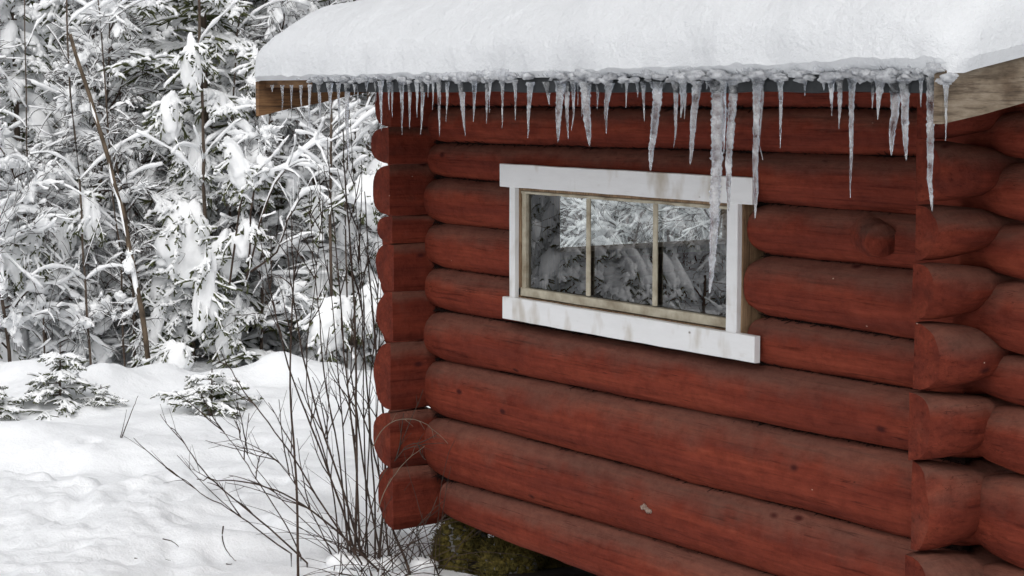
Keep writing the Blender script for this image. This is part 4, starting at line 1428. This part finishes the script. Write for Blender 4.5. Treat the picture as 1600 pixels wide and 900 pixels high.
# --- deeper wood, individuals again but alike
rng = np.random.default_rng(5)
ZONE = [(0, 'beyond the left edge'), (100, 'at far left'), (210, 'behind the leaning trunk'), (290, 'left of the tall spruce'), (350, 'behind the tall spruce'),
        (420, 'right of the tall spruce'), (520, 'behind the roof corner'), (600, 'behind the cabin corner'), (9999, 'behind the cabin')]
def zone(px):
    return [z for lim, z in ZONE if px < lim][0]
for i in range(105):
    d = 16.9 + (i / 105.0) ** 1.1 * 13
    half = 1.0
    px = rng.uniform(-260, 1180) if d > 18.5 else rng.uniform(-220, 640)
    if d < 19 and 560 < px < 1150:
        d += 3
    if px > 680 and i % 2:
        continue
    if rng.random() < .28:
        k = int(rng.integers(0, 4))
        place('s', SPR[k], 'spruce_tree', px, d, rng.uniform(0, 6.28), rng.uniform(.55, .85), 'snowy spruce deep in the wood, ' + zone(px), 'spruce', 'deep wood spruces ' + zone(px))
    else:
        k = int(rng.integers(0, 5))
        place('d', DEC[k], 'bare_sapling', px, d, rng.uniform(0, 6.28), rng.uniform(.55, .95), 'snow-laden bare sapling deep in the wood, ' + zone(px), 'sapling', 'deep wood saplings ' + zone(px))
# far wood as a mass: tall trees closing the view
far = MB()
farS = MB()
for i in range(200):
    d = rng.uniform(34, 60)
    px = rng.uniform(-500, 1500)
    p = ground_xy(px, d); p[2] = gz(p)
    Hh = rng.uniform(7, 12)
    nb = 26
    z = np.linspace(.4, Hh, nb)
    az = rng.uniform(0, 6.28, nb)
    L = (1 - z / Hh * .9) * rng.uniform(1.0, 1.9)
    st = p + np.stack([z * 0, z * 0, z], -1)
    B1 = grow(st, np.stack([np.cos(az), np.sin(az), az * 0], -1), L, 4, .15, .05, rng)
    tubes(far, B1, np.full((nb, 4), .10) * rng.uniform(.6, 1.3, (nb, 4)), 4, flat=.5, rnd=.4)
    B2 = B1.copy(); B2[..., 2] += .07
    tubes(farS, B2, np.full((nb, 4), .10) * rng.uniform(.3, 1.2, (nb, 4)), 4, flat=.5, rnd=.4)
    tubes(far, np.stack([p, p + np.array([0, 0.01, Hh])])[None], np.array([[.12, .03]]), 5)
fo = far.build('far_wood', M_NEEDLE, None, False)
tag(fo, 'dark far wood closing the view behind the snowy trees', 'wood', kind='stuff')
farS.build('snow', M_TSNOW, fo)

for i, (px, d, k, kd, sc_) in enumerate([(860, 15.5, 0, 's', .6), (905, 14.6, 4, 'd', .7), (960, 13.8, 1, 'd', .7), (1000, 16, 1, 's', .7), (1040, 13.4, 3, 'd', .9), (1090, 14.5, 0, 's', .55),
                                        (930, 17, 2, 's', .6), (1110, 13.2, 4, 'd', .7), (1060, 16.5, 2, 'd', .8), (880, 17.5, 1, 'd', .8), (985, 14.8, 0, 'd', .7), (1030, 18, 3, 's', .9)]):
    place(kd, (SPR if kd == 's' else DEC)[k], 'spruce_tree' if kd == 's' else 'bare_sapling', px, d, i * 1.3, sc_,
          ('snowy spruce' if kd == 's' else 'snowy bare sapling') + ' behind the cabin, seen through its windows', 'spruce' if kd == 's' else 'sapling', 'trees seen through the cabin')
# --- trees on the other side of the trail (mirrored in the panes)
rng = np.random.default_rng(4)
W_ = np.array([-6.0, 4.49, 0])
for i in range(16):
    t = 7.5 + i * .6
    side = ((i * 0.618) % 1 - .5) * 2.6 * t / 9
    dv = np.array([-0.835, -0.55, 0]); sv = np.array([0.55, -0.835, 0])
    p = W_ + dv * t + sv * side
    lat, dep = p.dot(RT), p.dot(FH)
    k = (1, 3)[i % 2]
    if i % 3 == 0:
        place('d', DEC[(1, 3)[i % 2]], 'bare_sapling', 0, dep, rng.uniform(0, 6), .9, 'snowy sapling left of the trail, mirrored in the window', 'sapling', 'trees mirrored in the window', lat=lat)
    else:
        place('s', SPR[k], 'spruce_tree', 0, dep, rng.uniform(0, 6), .8, 'snowy spruce left of the trail, mirrored in the window', 'spruce', 'trees mirrored in the window', lat=lat)

# ------------------------------------------------------------------ bare shrub by the cabin corner
def pxpath(pts, d0, d1, K, jit=.003):
    p = np.array([at_depth(a, c, d0 + (d1 - d0) * i / (len(pts) - 1)) for i, (a, c) in enumerate(pts)])
    kk = np.linspace(0, 1, len(p))
    # smooth by quadratic resampling
    s = np.linspace(0, 1, K)
    q = np.stack([np.interp(s, kk, p[:, i]) for i in range(3)], -1)
    for _ in range(7):
        q[1:-1] = (q[:-2] + 2 * q[1:-1] + q[2:]) / 4
    return q + RNG.normal(0, jit, q.shape) * np.linspace(0, 1, K)[:, None] + (0.035 * fbm(np.stack([s * 2.6 + pts[0][0] * .37, s * 0 + pts[-1][1] * .11, s * 0], -1), 3)[:, None] * np.array([1, .6, .2]) * np.sin(s * math.pi)[:, None] if K > 20 else 0)
stems = [
 ([(465, 830), (462, 720), (456, 560), (455, 400), (456, 330)], 8.3, 9.6, .0075),
 ([(555, 872), (556, 760), (553, 560), (548, 420), (540, 300), (536, 200)], 8.8, 9.2, .0085),
 ([(562, 870), (560, 740), (545, 600), (530, 470), (520, 330), (512, 215)], 8.8, 9.2, .006),
 ([(560, 880), (520, 760), (480, 660), (440, 560), (420, 450), (408, 380)], 8.9, 9.3, .0065),
 ([(570, 885), (545, 790), (505, 690), (470, 560), (456, 470), (448, 400), (447, 340)], 8.8, 9.3, .0065),
 ([(565, 880), (510, 800), (450, 690), (400, 640), (365, 590), (345, 550)], 8.7, 9.0, .006),
 ([(590, 890), (500, 800), (440, 765), (390, 752), (330, 748), (308, 749)], 8.7, 8.8, .006),
 ([(480, 880), (420, 820), (370, 780), (320, 740), (285, 690), (268, 668)], 8.7, 8.8, .0055),
 ([(455, 865), (400, 830), (350, 790), (300, 760), (258, 730)], 8.7, 8.8, .0045),
 ([(470, 868), (440, 800), (400, 740), (375, 700), (340, 660), (310, 640)], 8.8, 8.9, .004),
 ([(590, 890), (605, 760), (600, 640), (585, 500), (575, 380), (570, 300)], 8.85, 9.3, .0075),
 ([(585, 890), (590, 780), (575, 640), (565, 520), (560, 420), (565, 250)], 8.85, 9.3, .006),
 ([(600, 890), (560, 700), (545, 600), (560, 460), (585, 380)], 8.85, 9.4, .0055),
 ([(545, 868), (530, 700), (500, 560), (495, 460), (487, 360), (482, 300)], 8.9, 9.5, .005),
 ([(530, 868), (520, 740), (480, 640), (475, 560), (500, 400), (505, 330)], 8.9, 9.5, .0045),
 ([(560, 880), (595, 740), (640, 690), (668, 700)], 8.8, 8.6, .004),
 ([(640, 895), (625, 850), (605, 790), (590, 700), (550, 610)], 8.6, 9.2, .008),
 ([(600, 885), (640, 850), (680, 830), (700, 800)], 8.6, 8.7, .004),
 ([(580, 890), (560, 840), (520, 780), (505, 700), (520, 600), (500, 500)], 8.8, 9.2, .004),
 ([(570, 880), (575, 780), (585, 660), (578, 560), (590, 430), (588, 330)], 8.9, 9.5, .005),
 ([(520, 870), (470, 760), (430, 720), (410, 700), (400, 740)], 8.8, 8.9, .0035),
 ([(540, 880), (490, 830), (430, 770), (380, 700), (372, 660)], 8.8, 8.9, .0035),
 ([(610, 890), (602, 800), (590, 700), (598, 600), (580, 480)], 8.8, 9.3, .0055),
 ([(575, 885), (568, 700), (572, 540), (560, 380), (552, 240), (548, 190)], 8.9, 9.5, .0045),
 ([(550, 880), (540, 740), (535, 600), (510, 440), (500, 330), (498, 260)], 8.9, 9.5, .0045)]
sh = empty('bare_shrub', (*at_depth(560, 880, 8.8)[:2], 0), 'bare dark-stemmed shrub fanning up from the snow beside the cabin corner', 'shrub')
rng = np.random.default_rng(31)
for j, (pts, d0, d1, r) in enumerate(stems):
    q = pxpath(pts, d0, d1, 22)
    gzz = gz(q[0])
    if q[0, 2] > gzz:
        q = np.concatenate([np.array([[q[0, 0], q[0, 1], gzz - .06]]), q])
    K = len(q)
    mb = MB()
    tubes(mb, q, r * .90 * np.linspace(1, .36, K), 6, rnd=.10)
    nb = 4 if pts[-1][0] < 400 else 5
    t = rng.uniform(.25, .93, nb)
    s2, d2 = child(q[None], np.zeros(nb, int), t, rng.uniform(.3, .75, nb), rng, False, .12)
    P2 = grow(s2, d2, rng.uniform(.10, .48, nb) * (1.15 - t * .6), 8, rng.uniform(-.05, .05, nb), .05, rng)
    tubes(mb, P2, np.linspace(.0034, .0016, 8)[None] * np.ones((nb, 1)), 4)
    i3 = np.repeat(np.arange(nb), 2)
    s3, d3 = child(P2, i3, rng.uniform(.2, .9, nb * 2), rng.uniform(.4, .8, nb * 2), rng, False, .1)
    P3 = grow(s3, d3, rng.uniform(.04, .16, nb * 2), 5, 0.0, .06, rng)
    tubes(mb, P3, np.linspace(.0016, .0008, 5)[None] * np.ones((nb * 2, 1)), 3)
    mb.build('stem', M_TWIG, sh)
# tangle of thin shoots at the foot
mb = MB()
nb = 70
s0 = np.array([at_depth(rng.uniform(520, 690), rng.uniform(860, 905), rng.uniform(8.5, 8.9)) for _ in range(nb)])
s0[:, 2] = [gz(p) for p in s0]
dd = np.stack([rng.normal(0, .6, nb), rng.normal(0, .6, nb), rng.uniform(.3, 1.4, nb)], -1)
PP = grow(s0, dd, rng.uniform(.2, .75, nb), 10, rng.uniform(0, .16, nb), .07, rng)
tubes(mb, PP, np.linspace(.0026, .0010, 10)[None] * np.ones((nb, 1)), 4)
mb.build('shoots', M_TWIG, sh)
mb = MB(); pass
for j in range(14):
    p = at_depth(rng.uniform(530, 670), rng.uniform(850, 890), 8.75)
    blob(mb, (p[0], p[1], gz(p) + .02), np.array([.05, .05, .03]) * rng.uniform(.6, 1.4), 2, .6, 1.8, seed=j + 400)
mb.build('snow', M_TSNOW, sh)

# thin dry twigs leaning against the corner logs
def twig(pts, d0, d1, r, mt, name, label, cat='twig', forks=2):
    q = pxpath(pts, d0, d1, 16, .0012)
    rt = empty(name, tuple(q[0]), label, cat)
    mb = MB(); tubes(mb, q, r * np.linspace(1, .4, 16), 5)
    nb = forks
    if nb:
        s2, d2 = child(q[None], np.zeros(nb, int), np.linspace(.35, .8, nb), rng.uniform(.5, .9, nb), rng)
        P2 = grow(s2, d2, np.full(nb, .05), 4, 0, .1, rng)
        tubes(mb, P2, np.linspace(r * .6, r * .3, 4)[None] * np.ones((nb, 1)), 3)
    mb.build('stalk', mt, rt)
twig([(590, 800), (600, 765), (630, 722), (664, 697)], 8.35, 8.35, .0026, M_DRY, 'dry_twig', 'pale dry twig slanting across the lowest left corner logs')
twig([(582, 700), (592, 672), (615, 652), (650, 652), (676, 666), (700, 693)], 8.35, 8.25, .0024, M_DRY, 'dry_twig', 'pale arching twig with buds curling over the left corner logs', forks=4)
for j, (pts, lab) in enumerate([
        ([(190, 684), (203, 650), (216, 618)], 'tall thin twig pair poking up from the snow behind the trail'),
        ([(188, 684), (193, 665), (198, 640)], 'shorter twig beside the tall thin one behind the trail'),
        ([(254, 842), (272, 846), (287, 864)], 'curved twig lying low in the snow at bottom left'),
        ([(210, 872), (225, 876), (240, 881)], 'short straight twig in the trampled snow, leftmost of the fallen ones'),
        ([(249, 873), (258, 874), (266, 876)], 'tiny twig piece beside the curved twig in the snow'),
        ([(349, 822), (346, 842), (354, 862), (369, 877)], 'bowed dark twig standing out of the snow left of the shrub'),
        ([(353, 881), (358, 882), (363, 881)], 'tiny dark twig stub at the foot of the bowed twig')]):
    dd = EYE * 3015 / (pts[-1][1] - 144) * (.985 if j != 0 else .99)
    if j < 2:
        dd = 12.0
    ps = np.array([at_depth(a, c, dd) for a, c in pts])
    twig(pts, dd, dd, .004 if j in (0, 5) else .003, M_TWIG, 'twig', lab, forks=0)
